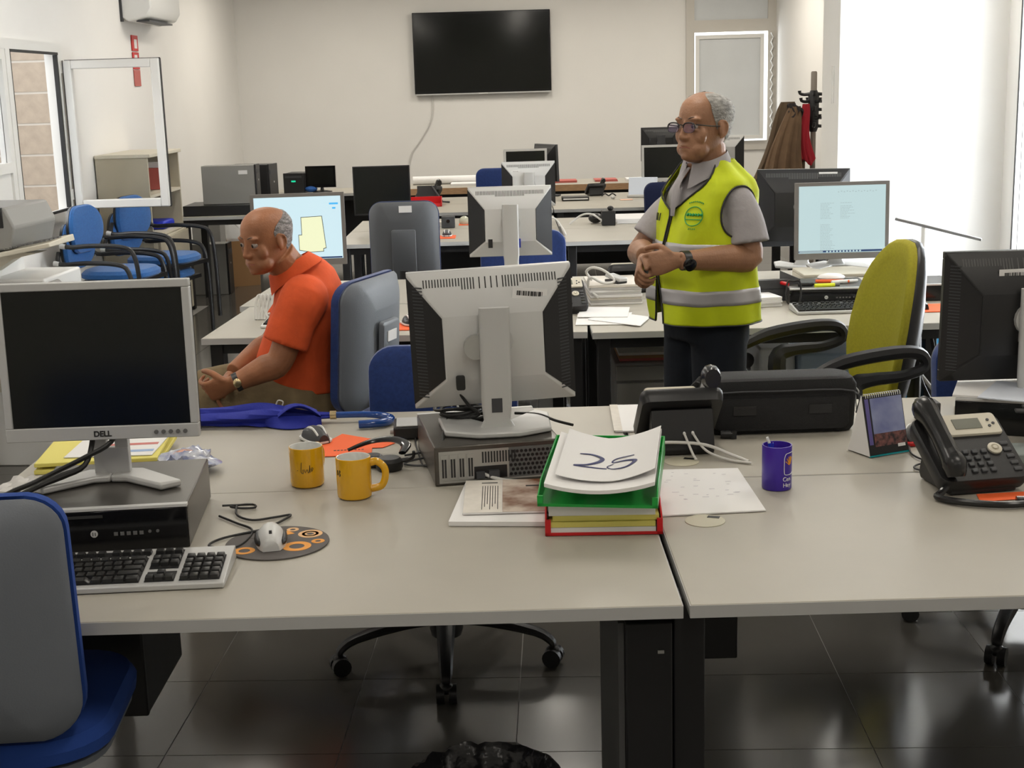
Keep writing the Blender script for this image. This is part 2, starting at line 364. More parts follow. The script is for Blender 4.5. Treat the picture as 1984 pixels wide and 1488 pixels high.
# ceiling lamps
lt = T('ceiling_lamp', 'long fluorescent ceiling lamp over the desks', 'lamp', (LAMPS[0][0], LAMPS[0][1], ZC), group='ceiling lamps')
O('housing', B().box(-.15, .15, -.62, .62, -.07, 0), white_m, lt, bev=.008)
O('diffuser', B().box(-.12, .12, -.58, .58, -.08, -.068), tube_m, lt)
for i, (x, y) in enumerate(LAMPS):
    if i: dup(lt, (x, y, ZC), 0)
    area('lamp_light', (x, y, ZC - .09), (0, 0, 0), .24, 1.16, LAMP_POWER[y], (1, .93, .82))
# TV and its cable
tv = T('television', 'large black flat television mounted on the far white wall', 'television', (-.222, YB - .05, 2.035), rot=(0, 0, 0))
O('bezel', B().box(-.745, .745, -.035, .02, -.435, .425), blkg_m, tv, bev=.006)
O('screen', B().box(-.72, .72, -.04, -.034, -.405, .4), tvs_m, tv)
O('silver_strip', B().box(-.745, .745, -.038, .01, -.448, -.434), silver_m, tv)
O('wall_bracket', B().box(-.3, .3, .02, .048, -.2, .2), blk_m, tv)
O('brand_badge', B().box(-.05, .05, -.041, -.037, -.446, -.437), white_m, tv)
tag(O('hanging_cable', B().tube([(-.78, YB - .012, 1.59), (-.79, YB - .012, 1.4), (-.84, YB - .012, 1.25), (-.95, YB - .012, 1.08), (-1.05, YB - .012, .93), (-1.1, YB - .012, .6)], .008, 6, 5), wcord_m), 'thin grey cable trailing down the far wall below the television', 'cable')
# air conditioner on left wall
ac = T('air_conditioner', 'white air conditioner unit high on the left wall', 'air conditioner', (XL, 11.3, 2.22))
O('body', B().prism_y([(0, .03), (.06, 0), (.2, .03), (.24, .09), (.24, .28), (.2, .32), (0, .32)], -.48, .48), white_m, ac, bev=.012)
O('air_slot', B().box(.10, .2, -.4, .35, .0, .012), dgrey_m, ac)
O('wall_plate', B().box(0, .02, -.49, -.46, .0, .34), dgrey_m, ac)
# fire sign
fs_ = T('fire_sign', 'small red and white fire safety sign on the left wall', 'sign', (XL + .004, 11.15, 1.93))
O('panel', B().box(0, .006, -.09, .09, .08, .20).box(0, .006, -.09, .09, -.06, .07), red_m, fs_)
O('pictogram', B().box(.006, .008, -.03, .05, .10, .17), white_m, fs_); O('pictogram', B().box(.006, .008, -.05, .03, .0, .05), white_m, fs_)
O('lower_panel', B().box(0, .006, -.09, .09, -.19, -.065), mat('faded_red', (.5, .12, .1), .5), fs_)

# bookcase on the left wall
bc = T('bookcase', 'beige metal bookcase with open shelves against the left wall', 'bookcase', (XL + .01, 9.79, 0))
O('side_panel', B().box(0, .37, 0, .02, 0, 1.235), beige_m, bc, bev=.003)
O('side_panel', B().box(0, .37, .92, .94, 0, 1.235), beige_m, bc, bev=.003)
O('back_panel', B().box(0, .015, .02, .92, 0, 1.235), beige_m, bc)
O('top_panel', B().box(-.0, .39, -.01, .95, 1.235, 1.26), cream_m, bc, bev=.003)
for zz in (.66, .95): O('shelf', B().box(.015, .37, .02, .92, zz, zz + .02), cream_m, bc)
O('cupboard_base', B().box(.015, .39, .02, .92, .03, .655), cream_m, bc)
for y0_, y1_ in ((.03, .465), (.475, .915)):
    d = O('cupboard_door', B().box(.391, .41, y0_, y1_, .04, .65), beige_m, bc, bev=.004)
    O('door_handle', B().box(.41, .42, (y0_ + .03 if y0_ > .2 else y1_ - .05), (y0_ + .05 if y0_ > .2 else y1_ - .03), .3, .4), blk_m, d)
for i, (yy, ww, hh, m_, lb) in enumerate([(.62, .05, .16, MATS['faded_red'], 'red folder leaning on the upper bookcase shelf'), (.69, .06, .2, paper_m, 'white folder beside the red one in the bookcase'), (.77, .05, .18, card_m, 'brown folder at the far end of the bookcase shelf')]):
    tag(O('folder', B().box(XL + .08, XL + .3, 9.79 + yy, 9.79 + yy + ww, .972, .972 + hh), m_, bev=.003), lb, 'folder', 'folders in the bookcase')
tag(O('blue_pouch', B().box(XL + .12, XL + .34, 10.3, 10.62, .682, .74), mat('royal_blue', (.01, .03, .5), .5), bev=.02, seg=3), 'blue pouch lying on the lowest open bookcase shelf', 'pouch')

# ---------------------------------------------------------------- desks
def desk(x0, x1, y0, y1, label, rz=0, legs=(1, 1), inset=.04, panel=False, leg_w=.05, group=None, edge=None, z=.73, t=.025, beam=True):
    d = T('desk', label, 'desk', (x0, y0, 0), rz, group)
    W, D = x1 - x0, y1 - y0
    top = B().box(0, W, 0, D, z - t + .001, z)
    O('tabletop', top, lam_m, d, bev=.002)
    O('edge_band', B().box(-.0005, W + .0005, -.0012, .0005, z - t, z - .0015).box(-.0012, .0005, 0, D, z - t, z - .0015).box(W - .0005, W + .0012, 0, D, z - t, z - .0015), edge or edge_m, d)
    if beam:
        O('frame_beam', B().box(.06, W - .06, inset + .01, inset + .05, z - t - .045, z - t).box(.06, W - .06, D - .07, D - .03, z - t - .045, z - t), blk_m, d)
    if panel: O('shade_panel', B().box(.05, W - .05, D - .03, D - .012, .12, z - t - .001), blk_m, d)  # black panel added so the space under the table reads as shade
    for sx in [s for s, k in ((.02, legs[0]), (W - .02 - leg_w, legs[1])) if k]:
        O('leg', B().box(sx, sx + leg_w, inset, inset + .07, .0, z - t).box(sx, sx + leg_w, D - .1, D - .03, 0, z - t).box(sx, sx + leg_w, .1, D - .08, z - t - .05, z - t), blk_m, d, bev=.003)
    return d
desk(-1.25, .296, 2.33, 3.125, 'large pale laminate desk at front left holding the yellow mugs', inset=.32, legs=(1, 0))
desk(.31, 1.91, 2.33, 3.133, 'large pale laminate desk at front right under the purple cup', inset=.32, legs=(0, 1))
desk(-1.25, .296, 3.1262, 3.915, 'pale desk behind the yellow mugs with the blue umbrella on it', legs=(1, 0))
desk(.31, 1.91, 3.14, 3.91, 'pale desk behind the purple cup with the black bag on it', legs=(0, 1))
desk(-1.2, .295, 5.25, 6.03, 'pale desk in front of the man in orange', rz=-.06)
desk(.312, 1.86, 5.135, 5.925, 'pale desk behind the standing man with paper stacks on it')
desk(-1.20, .25, 6.05, 6.83, 'pale desk holding the lit floor plan screen', rz=-.06)
desk(.312, 1.86, 5.94, 6.72, 'pale desk under the black office phone beyond the standing man')
desk(-1.05, .335, 8.45, 9.22, 'third row pale desk with small orange mouse pad')
desk(.345, 1.95, 8.26, 9.03, 'third row pale desk on the right with empty top')
desk(-1.05, .335, 9.23, 10.0, 'third row rear pale desk with small dome clock', panel=True)
desk(.345, 1.95, 9.04, 9.8, 'third row rear pale desk holding the black cube', )
desk(-1.0, .35, 10.5, 11.25, 'fourth row pale desk with the red letter tray')
desk(.36, 1.9, 10.5, 11.25, 'fourth row pale desk with the white laptop')
desk(-1.0, .35, 11.26, 12.0, 'fourth row rear pale desk on the left', panel=True)
desk(.36, 1.9, 11.26, 12.0, 'fourth row rear pale desk on the right with phone', panel=True)
desk(-1.02, 2.35, 12.87, 13.6, 'long beech edged table along the far end of the office', edge=wood_m, z=.75, t=.06, panel=True)
desk(-2.5, -1.04, 12.85, 13.55, 'grey table at the far left holding small computers', panel=True)
desk(-2.56, -1.75, 10.72, 11.5, 'small pale table beside the beige bookcase with a grey computer')

# ---------------------------------------------------------------- office chairs
def chair_base(t, m=blkp_m, r=.325, zc=.11, a0=0, cast=True):
    O('gas_column', B().lathe([(.035, .07), (.035, .2), (.022, .21), (.022, .42), (.04, .43)], n=16), blk_m, t)
    O('base_hub', B().lathe([(.045, .07), (.05, .09), (.045, .135), (.03, .14)], n=16), m, t)
    for k in range(5):
        a = a0 + k * 2 * PI / 5; c, s = math.cos(a), math.sin(a)
        leg = O('base_leg', B().tube([(c * .03, s * .03, .125), (c * .14, s * .14, .122), (c * (r - .05), s * (r - .05), .10), (c * (r - .005), s * (r - .005), .075), (c * r, s * r, .06)], [.03, .026, .02, .017, .014], 8, 3, .7), m, t)
        if cast:
            px, py = -s, c
            cs = B()
            for q in (-.017, .017): cs.cyl((c * r + px * q - px * .011, s * r + py * q - py * .011, .028), (c * r + px * q + px * .011, s * r + py * q + py * .011, .028), .027, n=16)
            cs.ball((c * r, s * r, .045), (.022, .022, .018), 10, 6)
            O('caster', cs, m, leg)
def task_chair(label, cat_loc, rz, up=blue_m, shell=shell_m, back_h=.44, back_w=.43, back_z=.56, lean=7, group=None, seat_z=.47, a0=.3, arms=False, sticker=None, plate=True):
    """chair faces local -Y, back at +Y"""
    t = T('office_chair', label, 'chair', cat_loc, rz, group)
    chair_base(t, a0=a0)
    # seat cushion
    def ring(z, s, yo=0, fr=0): return [(x * s, y * s + yo, z) for x, y in rrect(.46, .45, .12, 6)]
    O('seat', B().loft([ring(seat_z, .9), ring(seat_z + .012, .99), ring(seat_z + .035, 1.0), ring(seat_z + .055, .95), ring(seat_z + .062, .8)]), up, t)
    O('seat_pan', B().loft([ring(seat_z - .03, .82), ring(seat_z - .012, .95), ring(seat_z + .002, .96)]), shell, t)
    O('mechanism', B().box(-.08, .08, -.12, .16, seat_z - .075, seat_z - .028).box(-.03, .03, .1, .24, seat_z - .07, seat_z - .045), blkp_m, t, bev=.008)
    # backrest: pad at front, shell behind, tilted
    back = B(); sh = B(); W, H = back_w, back_h
    def prof(w, h, r): return rrect(w, h, r, 7)
    def bend(x, zz, y): return (x, y + .05 * (1 - (2 * x / W) ** 2) - .02 * ((zz / H)) ** 2, zz)
    rp = []
    for (k, y) in ((.93, -.038), (.985, -.028), (1.0, -.012), (1.0, .002)):
        rp.append([bend(x * k, zz * k, y) for x, zz in prof(W, H, .075)])
    back.loft(rp)
    rp = []
    for (k, y) in ((.975, .002), (.985, .012), (.95, .022), (.80, .032), (.55, .036)):
        rp.append([bend(x * k, zz * k, y) for x, zz in prof(W, H, .07)])
    sh.loft(rp)
    M = Matrix.Translation((0, .215, back_z + H / 2)) @ Matrix.Rotation(R(-lean), 4, 'X')
    O('backrest', back.xf(M), up, t)
    so = O('back_shell', sh.xf(M), shell, t)
    if plate:
        O('shell_plate', B().loft([[(x, .080 + dy, zz - .07) for x, zz in rrect(.13 * k, .3 * k, .012)] for k, dy in ((1.02, 0), (1, .014), (.96, .018))]).xf(M), shelld_m if shell is shelld_m else shell, so)
    if sticker:
        st_ = O('inventory_sticker', B().box(-.035 + sticker[0], .035 + sticker[0], .086, .0885 if sticker[1] > .1 else .101, sticker[1], sticker[1] + .036).xf(M), paper_m, so)
    O('back_bar', B().tube([(0, .12, seat_z - .055), (0, .26, seat_z - .05), (0, .325, seat_z + .02), (0, .32, back_z + .1)], [.03, .032, .03, .026], 8, 4, .45), blkp_m, t)
    if arms:
        for sx in (-.27, .27):
            O('armrest', B().tube([(sx, -.17, seat_z + .20), (sx, -.05, seat_z + .235), (sx, .12, seat_z + .22), (sx, .19, seat_z + .14), (sx, .15, seat_z), (sx * .7, .1, seat_z - .045)], [.02, .022, .02, .018, .018, .018], 8, 4), blkp_m, t)
    return t
# front left chair, back turned to the camera
task_chair('grey backed blue office chair in the near left corner', (-1.0, 2.475, 0), R(180 + 4), up=mat('deep_blue_fabric', (.012, .05, .25), .9, bump=.15, bump_scale=500), back_h=.46, back_w=.42, back_z=.54, lean=3, plate=False, a0=.5)
task_chair('blue office chair facing the camera behind the silver backed screen', (-.215, 3.83, 0), R(-2), back_h=.42, back_w=.45, back_z=.48, lean=8, a0=R(-86), seat_z=.42)
task_chair('blue office chair mostly hidden behind the black screen at far right', (1.53, 3.93, 0), R(6), back_z=.44, a0=R(-128), seat_z=.4, back_h=.42)
task_chair('grey backed blue office chair under the man in orange', (-.705, 4.77, 0), R(-110), back_h=.46, back_w=.43, back_z=.575, lean=4, a0=.2, sticker=(-.0, .012), seat_z=.46)
task_chair('dark grey backed office chair with inventory sticker at the third row', (-.565, 7.75, 0), R(180), up=blue_m, shell=shelld_m, back_h=.47, back_w=.385, back_z=.59, lean=-2, sticker=(-.015, .175))
task_chair('blue office chair behind the silver backed second row screen', (.08, 7.12, 0), R(0), back_h=.44, back_w=.46, back_z=.46)
task_chair('blue office chair whose top shows behind the third row screen', (-.06, 12.34, 0), R(0), back_z=.50, back_h=.44)
task_chair('dark blue office chair beside the silver backed third row screen', (-.01, 10.26, 0), R(10), up=navy_m, back_z=.44, back_h=.44)
task_chair('dark navy office chair behind the standing man on the fourth row', (1.28, 10.22, 0), R(8), up=navy_m, back_z=.42, back_h=.50)

# lime swivel chair with loop armrests
gc = T('swivel_chair', 'lime green swivel chair with black loop armrests', 'chair', (1.10, 4.66, 0), R(-76))
chair_base(gc, a0=.9, r=.33)
def rg(z, k): return [(x * k, y * k, z) for x, y in rrect(.48, .47, .14, 6)]
O('seat', B().loft([rg(.475, .92), rg(.49, 1), rg(.52, 1), rg(.545, .93), rg(.55, .7)]), lime_m, gc)
O('seat_pan', B().loft([rg(.44, .8), rg(.46, .96), rg(.478, .96)]), blkp_m, gc)
O('mechanism', B().box(-.1, .1, -.15, .2, .38, .44), blkp_m, gc, bev=.01)
def backprof(k, wk=1):
    pts = []
    for i in range(28):
        a = 2 * PI * i / 28; s_, c_ = math.sin(a), math.cos(a)
        z = abs(s_) ** .75 * (1 if s_ > 0 else -1); x = abs(c_) ** .72 * (1 if c_ > 0 else -1)
        wz = .225 - .035 * z ** 2 - .02 * z
        pts.append((x * wz * k * wk, .30 * z * k))
    return pts
def bendg(x, zz, y): return (x, y - .11 * abs(x / .23) ** 2 + .035 * math.cos(zz * 5) , zz)
fr = [[bendg(x, z, y) for x, z in backprof(k)] for k, y in ((.8, -.055), (.95, -.048), (1, -.025), (.99, 0))]
bk_ = [[bendg(x, z, y) for x, z in backprof(k)] for k, y in ((.995, -.004), (1.01, .01), (1.0, .03), (.9, .045), (.6, .05))]
Mg = Matrix.Translation((0, .255, .80)) @ Matrix.Rotation(R(-8), 4, 'X') @ Matrix.Diagonal((.80, .8, 1.0, 1))
O('backrest', B().loft(fr).xf(Mg), lime_m, gc, ang=80); O('back_shell', B().loft(bk_).xf(Mg), blkp_m, gc, ang=60)
O('back_bar', B().tube([(0, .1, .4), (0, .28, .41), (0, .33, .5), (0, .33, .8)], [.035, .04, .035, .03], 8, 4, .5), blkp_m, gc)
for sx in (-1, 1):
    X = sx * .285
    O('armrest', B().tube([(X, -.22, .70), (X, -.1, .745), (X, .08, .765), (X, .18, .755), (X, .20, .71), (X, .12, .685), (X, 0, .68), (X, -.06, .655), (X, -.04, .52), (X * .8, 0, .45), (X * .35, 0, .43)], [.014, .021, .02, .018, .016, .016, .02, .03, .03, .024, .02], 8, 4, 1.2), blkp_m, gc)
    O('arm_brace', B().tube([(X, -.22, .70), (X, -.2, .62), (X * .97, -.12, .52), (X * .8, -.02, .45)], [.014, .018, .02, .02], 8, 4), blkp_m, gc)

# visitor chairs with black tube arms along the left wall (face +X)
def visitor(label, loc, rz, group):
    t = T('visitor_chair', label, 'chair', loc, rz, group)
    def rr(z, k): return [(x * k, y * k, z) for x, y in rrect(.46, .45, .17, 6)]
    O('seat', B().loft([rr(.43, .9), rr(.445, 1), rr(.47, 1), rr(.49, .9), rr(.495, .6)]), sky_m, t)
    rp = []
    for k, y in ((.8, -.03), (.95, -.025), (1, -.01), (.97, .01), (.8, .02)):
        rp.append([(x * k, .22 + y + .03 * (1 - (x / .22) ** 2), .74 + z * k) for x, z in rrect(.43, .30, .145, 8)])
    O('backrest', B().loft(rp[:4]), sky_m, t); O('back_shell', B().loft([[(x, y + .012, z) for x, y, z in r] for r in rp[2:]]), blkp_m, t)
    for sx in (-.27, .27):
        O('arm_frame', B().tube([(sx * .8, .25, .72), (sx, .22, .655), (sx, .05, .66), (sx, -.14, .65), (sx, -.22, .6), (sx, -.245, .4), (sx, -.25, .02)], .0145, 8, 4), blkp_m, t)
        O('leg', B().tube([(sx * .85, .12, .43), (sx * .92, .2, .3), (sx, .3, .02)], .0125, 8, 3), blk_m, t)
        O('arm_cap', B().cyl((sx, .225, .655), (sx, .26, .66), .017), silver_m, t)
    O('seat_frame', B().box(-.25, .25, -.2, .18, .405, .43), blk_m, t)
    return t
v0 = visitor('bright blue visitor chair by the left window, lower one of its stack', (-2.52, 8.72, 0), R(82), 'visitor chairs along the left wall')
for (x, y, z, rz, lb) in [(-2.47, 8.73, .105, 80, 'bright blue visitor chair by the left window, upper one of its stack'),
                          (-2.42, 9.44, 0, 76, 'bright blue visitor chair next to the bookcase, lower one of its stack'),
                          (-2.37, 9.45, .105, 74, 'bright blue visitor chair next to the bookcase, upper one of its stack')]:
    dup(v0, (x, y, z), R(rz), lb)

# ---------------------------------------------------------------- computer monitors; screen looks to local -Y, origin at base bottom
def sticker(parent, x, z, y, w=.07, h=.024, rot=0, bars=14, side=1, seed=1):
    M = Matrix.Translation((x, y, z)) @ Matrix.Rotation(rot, 4, 'Y')
    o = O('barcode_sticker', B().box(-w / 2, w / 2, min(0, side * .001), max(0, side * .001), -h / 2, h / 2).xf(M), paper_m, parent)
    rn = random.Random(seed); b = B(); xx = -w * .36
    for k in range(bars):
        bw = rn.choice((.0011, .0019, .0028)); b.box(xx, xx + bw, min(side * .001, side * .0016), max(side * .001, side * .0016), -h * .22, h * .22); xx += w * .74 / bars
    q = O('barcode', b.xf(M), inkk_m, parent); q['kind'] = 'stuff'
    return o
def monitor(label, loc, rz, zc, w=.41, h=.34, frame=silver_m, back='silver', screen=screen_m, stand='column', tilt=2, roll=0, detail=2, bez=.019, stand_m=None, depth=.055, group=None, stick=True, bottom=.03):
    t = T('monitor', label, 'monitor', loc, rz, group)
    M = Matrix.Translation((0, 0, zc)) @ Matrix.Rotation(R(-tilt), 4, 'X') @ Matrix.Rotation(R(roll), 4, 'Y')
    sm = stand_m or silver_m
    fb = B().box(-w / 2, w / 2, -.03, -.008, h / 2 - bez, h / 2).box(-w / 2, w / 2, -.03, -.008, -h / 2, -h / 2 + bottom) \
        .box(-w / 2, -w / 2 + bez, -.03, -.008, -h / 2 + bottom, h / 2 - bez).box(w / 2 - bez, w / 2, -.03, -.008, -h / 2 + bottom, h / 2 - bez)
    O('front_frame', fb.xf(M), frame, t, bev=.002 if detail > 1 else 0)
    scr = O('screen', B().box(-w / 2 + bez, w / 2 - bez, -.026, -.010, -h / 2 + bottom, h / 2 - bez).xf(M), screen, t)
    # back housing: trapezoid panels
    iw, ih, d = w * .30, h * .27, depth
    y0, y1 = -.008, d - .008
    o4 = [(-w / 2, y0, -h / 2), (w / 2, y0, -h / 2), (w / 2, y0, h / 2), (-w / 2, y0, h / 2)]
    zt, zb_ = h * .20, -h * .27
    i4 = [(-iw, y1, zb_), (iw, y1, zb_), (iw, y1, zt), (-iw, y1, zt)]
    bm_, vm = (silverl_m, blkp_m) if back == 'silver' else (blkp_m, blkp_m)
    if back == 'slab':
        O('back_cover', B().loft([[(x, y0, z) for x, z in rrect(w, h, .01)], [(x, y0 + .02, z) for x, z in rrect(w * .97, h * .97, .02)]]).xf(M), blkp_m, t)
    else:
        k = .012
        cov = B().add(o4 + i4 + [(x, y0, z) for x, y, z in o4], [(0, 1, 5, 4), (3, 7, 6, 2), (4, 5, 6, 7), (0, 3, 2, 1)])
        cov = B().loft([[V(p) for p in (o4[0], o4[1], o4[2], o4[3])], [V(p) for p in i4]])
        O('back_cover', cov.xf(M), bm_, t, bev=.0025)
        for sx in (-1, 1):
            sd = B()
            a = [(sx * (w / 2 + .001), y0 + .0, -h / 2 + .012), (sx * (w / 2 + .001), y0, h / 2 - .010), (sx * (iw + .004), y1 + .001, zt - .004), (sx * (iw + .004), y1 + .001, zb_ + .006)]
            bq = [(x - sx * .012, y - .012, z) for x, y, z in a]
            sd.loft([[V(q) for q in bq], [V(q) for q in a]])
            O('side_vent_panel', sd.xf(M), vm, t)
        if detail > 1:
            sl = B()
            for sx in (-1, 1):
                for q in range(34):
                    z = -h * .40 + q * h * .8 / 33; u = .22
                    xa, xb = sx * (w / 2 - .012), sx * (w / 2 - .036)
                    f = lambda X: y0 + (w / 2 - abs(X)) / (w / 2 - iw) * (y1 - y0) + .0022
                    sl.add([(xa, f(xa), z - .0013), (xb, f(xb), z - .0013), (xb, f(xb), z + .0013), (xa, f(xa), z + .0013),
                            (xa, f(xa) - .004, z - .0013), (xb, f(xb) - .004, z - .0013), (xb, f(xb) - .004, z + .0013), (xa, f(xa) - .004, z + .0013)],
                           [(0, 1, 2, 3), (7, 6, 5, 4), (0, 4, 5, 1), (3, 2, 6, 7), (0, 3, 7, 4), (1, 5, 6, 2)])
            q = O('side_slots', sl.xf(M), dgrey_m, t); q['kind'] = 'stuff'
        # top row of vent slots
        vs_ = B(); n = 46
        fz = lambda z: y0 + (h / 2 - z) / (h / 2 - zt) * (y1 - y0) + .0006
        for q in range(n):
            x = -w * .40 + q * w * .8 / (n - 1)
            z1_, z0_ = h / 2 - .018, h / 2 - .018 - (.018 if abs(x) > .07 else .026) * (h / .34)
            if detail > 1 and abs(x) < .035 and q % 2: continue
            vs_.add([(x - .0014, fz(z0_), z0_), (x + .0014, fz(z0_), z0_), (x + .0014, fz(z1_), z1_), (x - .0014, fz(z1_), z1_),
                     (x - .0014, fz(z0_) - .004, z0_), (x + .0014, fz(z0_) - .004, z0_), (x + .0014, fz(z1_) - .004, z1_), (x - .0014, fz(z1_) - .004, z1_)],
                    [(0, 1, 2, 3), (7, 6, 5, 4), (0, 4, 5, 1), (3, 2, 6, 7), (0, 3, 7, 4), (1, 5, 6, 2)])
        q = O('vent_slots', vs_.xf(M), ventd_m if back == 'silver' else vents_m, t); q['kind'] = 'stuff'
    # stand
    if stand == 'column':
        cw = .037
        bot = zc - h / 2
        O('stand_column', B().loft([[(x, .075 + y, z) for x, y in rrect(cw * 2 * k, .022, .009, 3)] for z, k in ((zc + .085, 1), (zc - .13, 1), (zc - .15, 1.0), (bot - .01, .92), (.03, .88), (.012, 1.2))]), sm, t)
        O('slot', B().box(-.013, .013, .063, .087, bot + .0, bot + .035), dgrey_m if detail > 1 else blue_m, t) if detail > 1 else None
        O('swivel_mount', B().cyl((0, .045, zc), (0, .068, zc), .045, n=20).box(-.03, .03, .05, .07, zc - .06, zc + .06), sm, t)
        O('stand_base', B().prism([(-.13, .10), (-.14, -.05), (-.11, -.09), (-.03, .02), (.03, .02), (.11, -.09), (.14, -.05), (.13, .10), (.05, .14), (-.05, .14)] if stand != 'x' else [], .0, .014), sm, t, bev=.004)
    elif stand == 'vee':
        bot = zc - h / 2
        for sx in (-1, 1):
            O('stand_rail', B().box(min(sx * .009, sx * .038), max(sx * .009, sx * .038), .02, .04, .012, zc), sm, t, bev=.002)
        O('stand_plate', B().box(-.0385, .0385, .018, .036, .012, bot - .03), sm, t, bev=.002)
        O('stand_mount', B().box(-.05, .05, .02, .06, zc - .06, zc + .06), sm, t)
        for sx in (-1, 1):
            O('stand_foot', B().prism([(0, .06), (0, -.005), (sx * .035, -.01), (sx * .125, -.085), (sx * .165, -.055), (sx * .06, .055)], 0, .016), sm, t, bev=.005)
    elif stand == 'foot':
        O('stand_column', B().tube([(0, .02, zc - h / 2 + .01), (0, .025, .01)], [.02, .03], 10, 0, .6), blkp_m, t)
        O('stand_base', B().lathe([(.09, 0), (.095, .006), (.06, .014), (.02, .02)], 0, .02), blkp_m, t)
    return t, M
PZ = .732
# near left monitor, front side, badge and buttons
mon, M = monitor('silver framed monitor with switched off screen at near left', (-.885, 2.905, .828), R(2), .274, w=.412, h=.342, stand='vee', tilt=1.5, bez=.017)
text('DELL', .017, inkk_m, mon, tuple(M @ V((.0, -.0305, -.158))), (R(90 - 1.5), 0, 0), name='badge_lettering', bold=.0006)
for k in range(5):
    O('button', B().cyl(M @ V((.115 + k * .0155, -.034, -.157)), M @ V((.115 + k * .0155, -.028, -.157)), .0045, n=12), vents_m, mon)
tag(O('monitor_cable', B().tube([(-.915, 2.925, 1.0), (-.915, 2.90, .93), (-.925, 2.86, .88), (-.97, 2.84, .862), (-1.01, 2.81, .85), (-1.04, 2.72, .842), (-1.05, 2.62, .80), (-1.06, 2.60, .735)], [.005, .006, .006, .008, .006, .006, .006, .006], 8, 4), cord_m), 'thick black cable drooping from the near left monitor', 'cable')
tag(O('monitor_cable', B().tube([(-.845, 2.92, .98), (-.87, 2.88, .925), (-.92, 2.865, .898), (-.99, 2.86, .866), (-1.03, 2.84, .85), (-1.075, 2.72, .842), (-1.085, 2.66, .78), (-1.09, 2.63, .74)], .0055, 8, 4), cord_m), 'black cable slanting across the stand of the near left monitor', 'cable')
# middle monitor, back side
mon, M = monitor('silver backed monitor with barcode sticker in the middle of the front desks', (-.045, 3.33, .828), R(180 + 5), .222, w=.402, h=.342, stand='column', tilt=3, roll=1.7)
mon.children[0]
sticker(mon, *[tuple(M @ V((-.095, .030, .108)))[i] for i in (0, 2)], tuple(M @ V((-.095, .0325, .108)))[1] - .004, w=.085, h=.026, rot=R(-6), bars=20, seed=3)
O('power_plug', B().loft([[(x + .085, .052, z) for x, z in rrect(.022, .03, .005, 3, 0, .125)], [(x + .085, .052 + .012, z) for x, z in rrect(.022, .03, .005, 3, 0, .12)]]), cord_m, mon)
O('cable_guide', B().cyl((.045, .045, .21), (.045, .072, .21), .03, n=16), zinc_m, mon)
# second row silver back monitor, further ones
mon2, M = monitor('silver backed monitor in the second row seen from behind', (.013, 6.42, PZ), R(180 + 1), .305, w=.388, h=.325, stand='column', tilt=1, detail=1)
sticker(mon2, .10, .305 + .075, .034, w=.055, h=.016, bars=10)
O('power_plug', B().box(.085, .105, .03, .05, .19, .23), cord_m, mon2)
O('video_plug', B().box(-.045, -.02, .045, .07, .19, .23), mat('blue_plug', (.01, .03, .35), .5), mon2)
mon3, M = monitor('small looking silver backed monitor in the third row seen from behind', (.155, 9.62, PZ), R(180 + 2), .255, w=.37, h=.31, stand='column', tilt=1, detail=1)
sticker(mon3, .09, .255 + .09, .030, w=.055, h=.016, bars=8)
monitor('far silver framed monitor with dark screen, beyond the third row', (.165, 11.6, PZ), R(1), .262, w=.36, h=.30, stand='vee', detail=1)
monitor('far dark monitor turned sideways behind the silver framed one', (.335, 11.85, PZ), R(118), .28, w=.36, h=.31, frame=dgrey_m, back='black', detail=1, stand_m=dgrey_m)
monitor('plain black monitor above the grey backed chair in the third row', (-.822, 9.15, PZ), R(2), .275, w=.375, h=.32, frame=blkp_m, stand='foot', back='slab', bez=.008, detail=1, bottom=.01)
# lit monitors
ml, M = monitor('lit monitor showing a floor plan behind the man in orange', (-.945, 6.24, PZ), R(4), .315, w=.42, h=.325, frame=taupe_m, stand='vee', stand_m=taupe_m, screen=lit_m, detail=1, bez=.016, bottom=.028)
def onscr(pts, m, name, par, M, dy=-.0270):
    b = B().prism_y(pts, dy, dy + .0009).xf(M); return O(name, b, m, par)
k_ = 1
outl = [(.014, .053), (.105, .056), (.118, -.085), (.106, -.088), (.106, -.100), (.05, -.102), (.0, -.092), (.0, -.026), (.014, -.026)]
onscr([(x + (-.0025 if x < .03 else .0025), z + (-.0025 if z < -.03 else .0025)) for x, z in outl], uik_m, 'plan_outline', ml, M, -.0270)
onscr(outl, uiy_m, 'plan_area', ml, M, -.0280)
onscr([(.142, .108), (.182, .108), (.182, .116), (.142, .116)], uib_m, 'screen_button', ml, M)
onscr([(.155, .088), (.17, .088), (.17, .096), (.155, .096)], uib_m, 'screen_button', ml, M)
onscr([(-.192, -.133), (.19, -.133), (.19, -.126), (-.192, -.126)], uin_m, 'taskbar', ml, M)
mr, M = monitor('lit monitor with a text document beside the lime chair', (1.507, 6.22, .80), R(1), .220, w=.425, h=.345, frame=taupe_m, stand='column', stand_m=silver_m, screen=lit2_m, detail=1, bez=.016, bottom=.028)
tx = B(); rn = random.Random(5)
for col, n0, n1 in ((-.098, 0, 11), (-.098, 14, 32), (-.008, 0, 1), (-.008, 2, 11)):
    for k in range(n0, n1):
        z = .078 - k * .0068
        xx = col
        for wd in range(rn.randint(4, 6)):
            L = rn.uniform(.004, .012); tx.box(xx, xx + L, -.0266, -.0262, z, z + .0025); xx += L + .002
q = O('document_text', tx.xf(M), uig_m, mr); q['kind'] = 'stuff'
onscr([(-.195, -.142), (.195, -.142), (.195, -.133), (-.195, -.133)], uin_m, 'taskbar', mr, M)
onscr([(-.192, -.1405), (-.085, -.1405), (-.085, -.1345), (-.192, -.1345)], uig_m, 'search_box', mr, M, -.0278)
icn = B()
for k in range(11): icn.box(-.07 + k * .015, -.062 + k * .015, -.0275, -.027, -.141, -.1345)
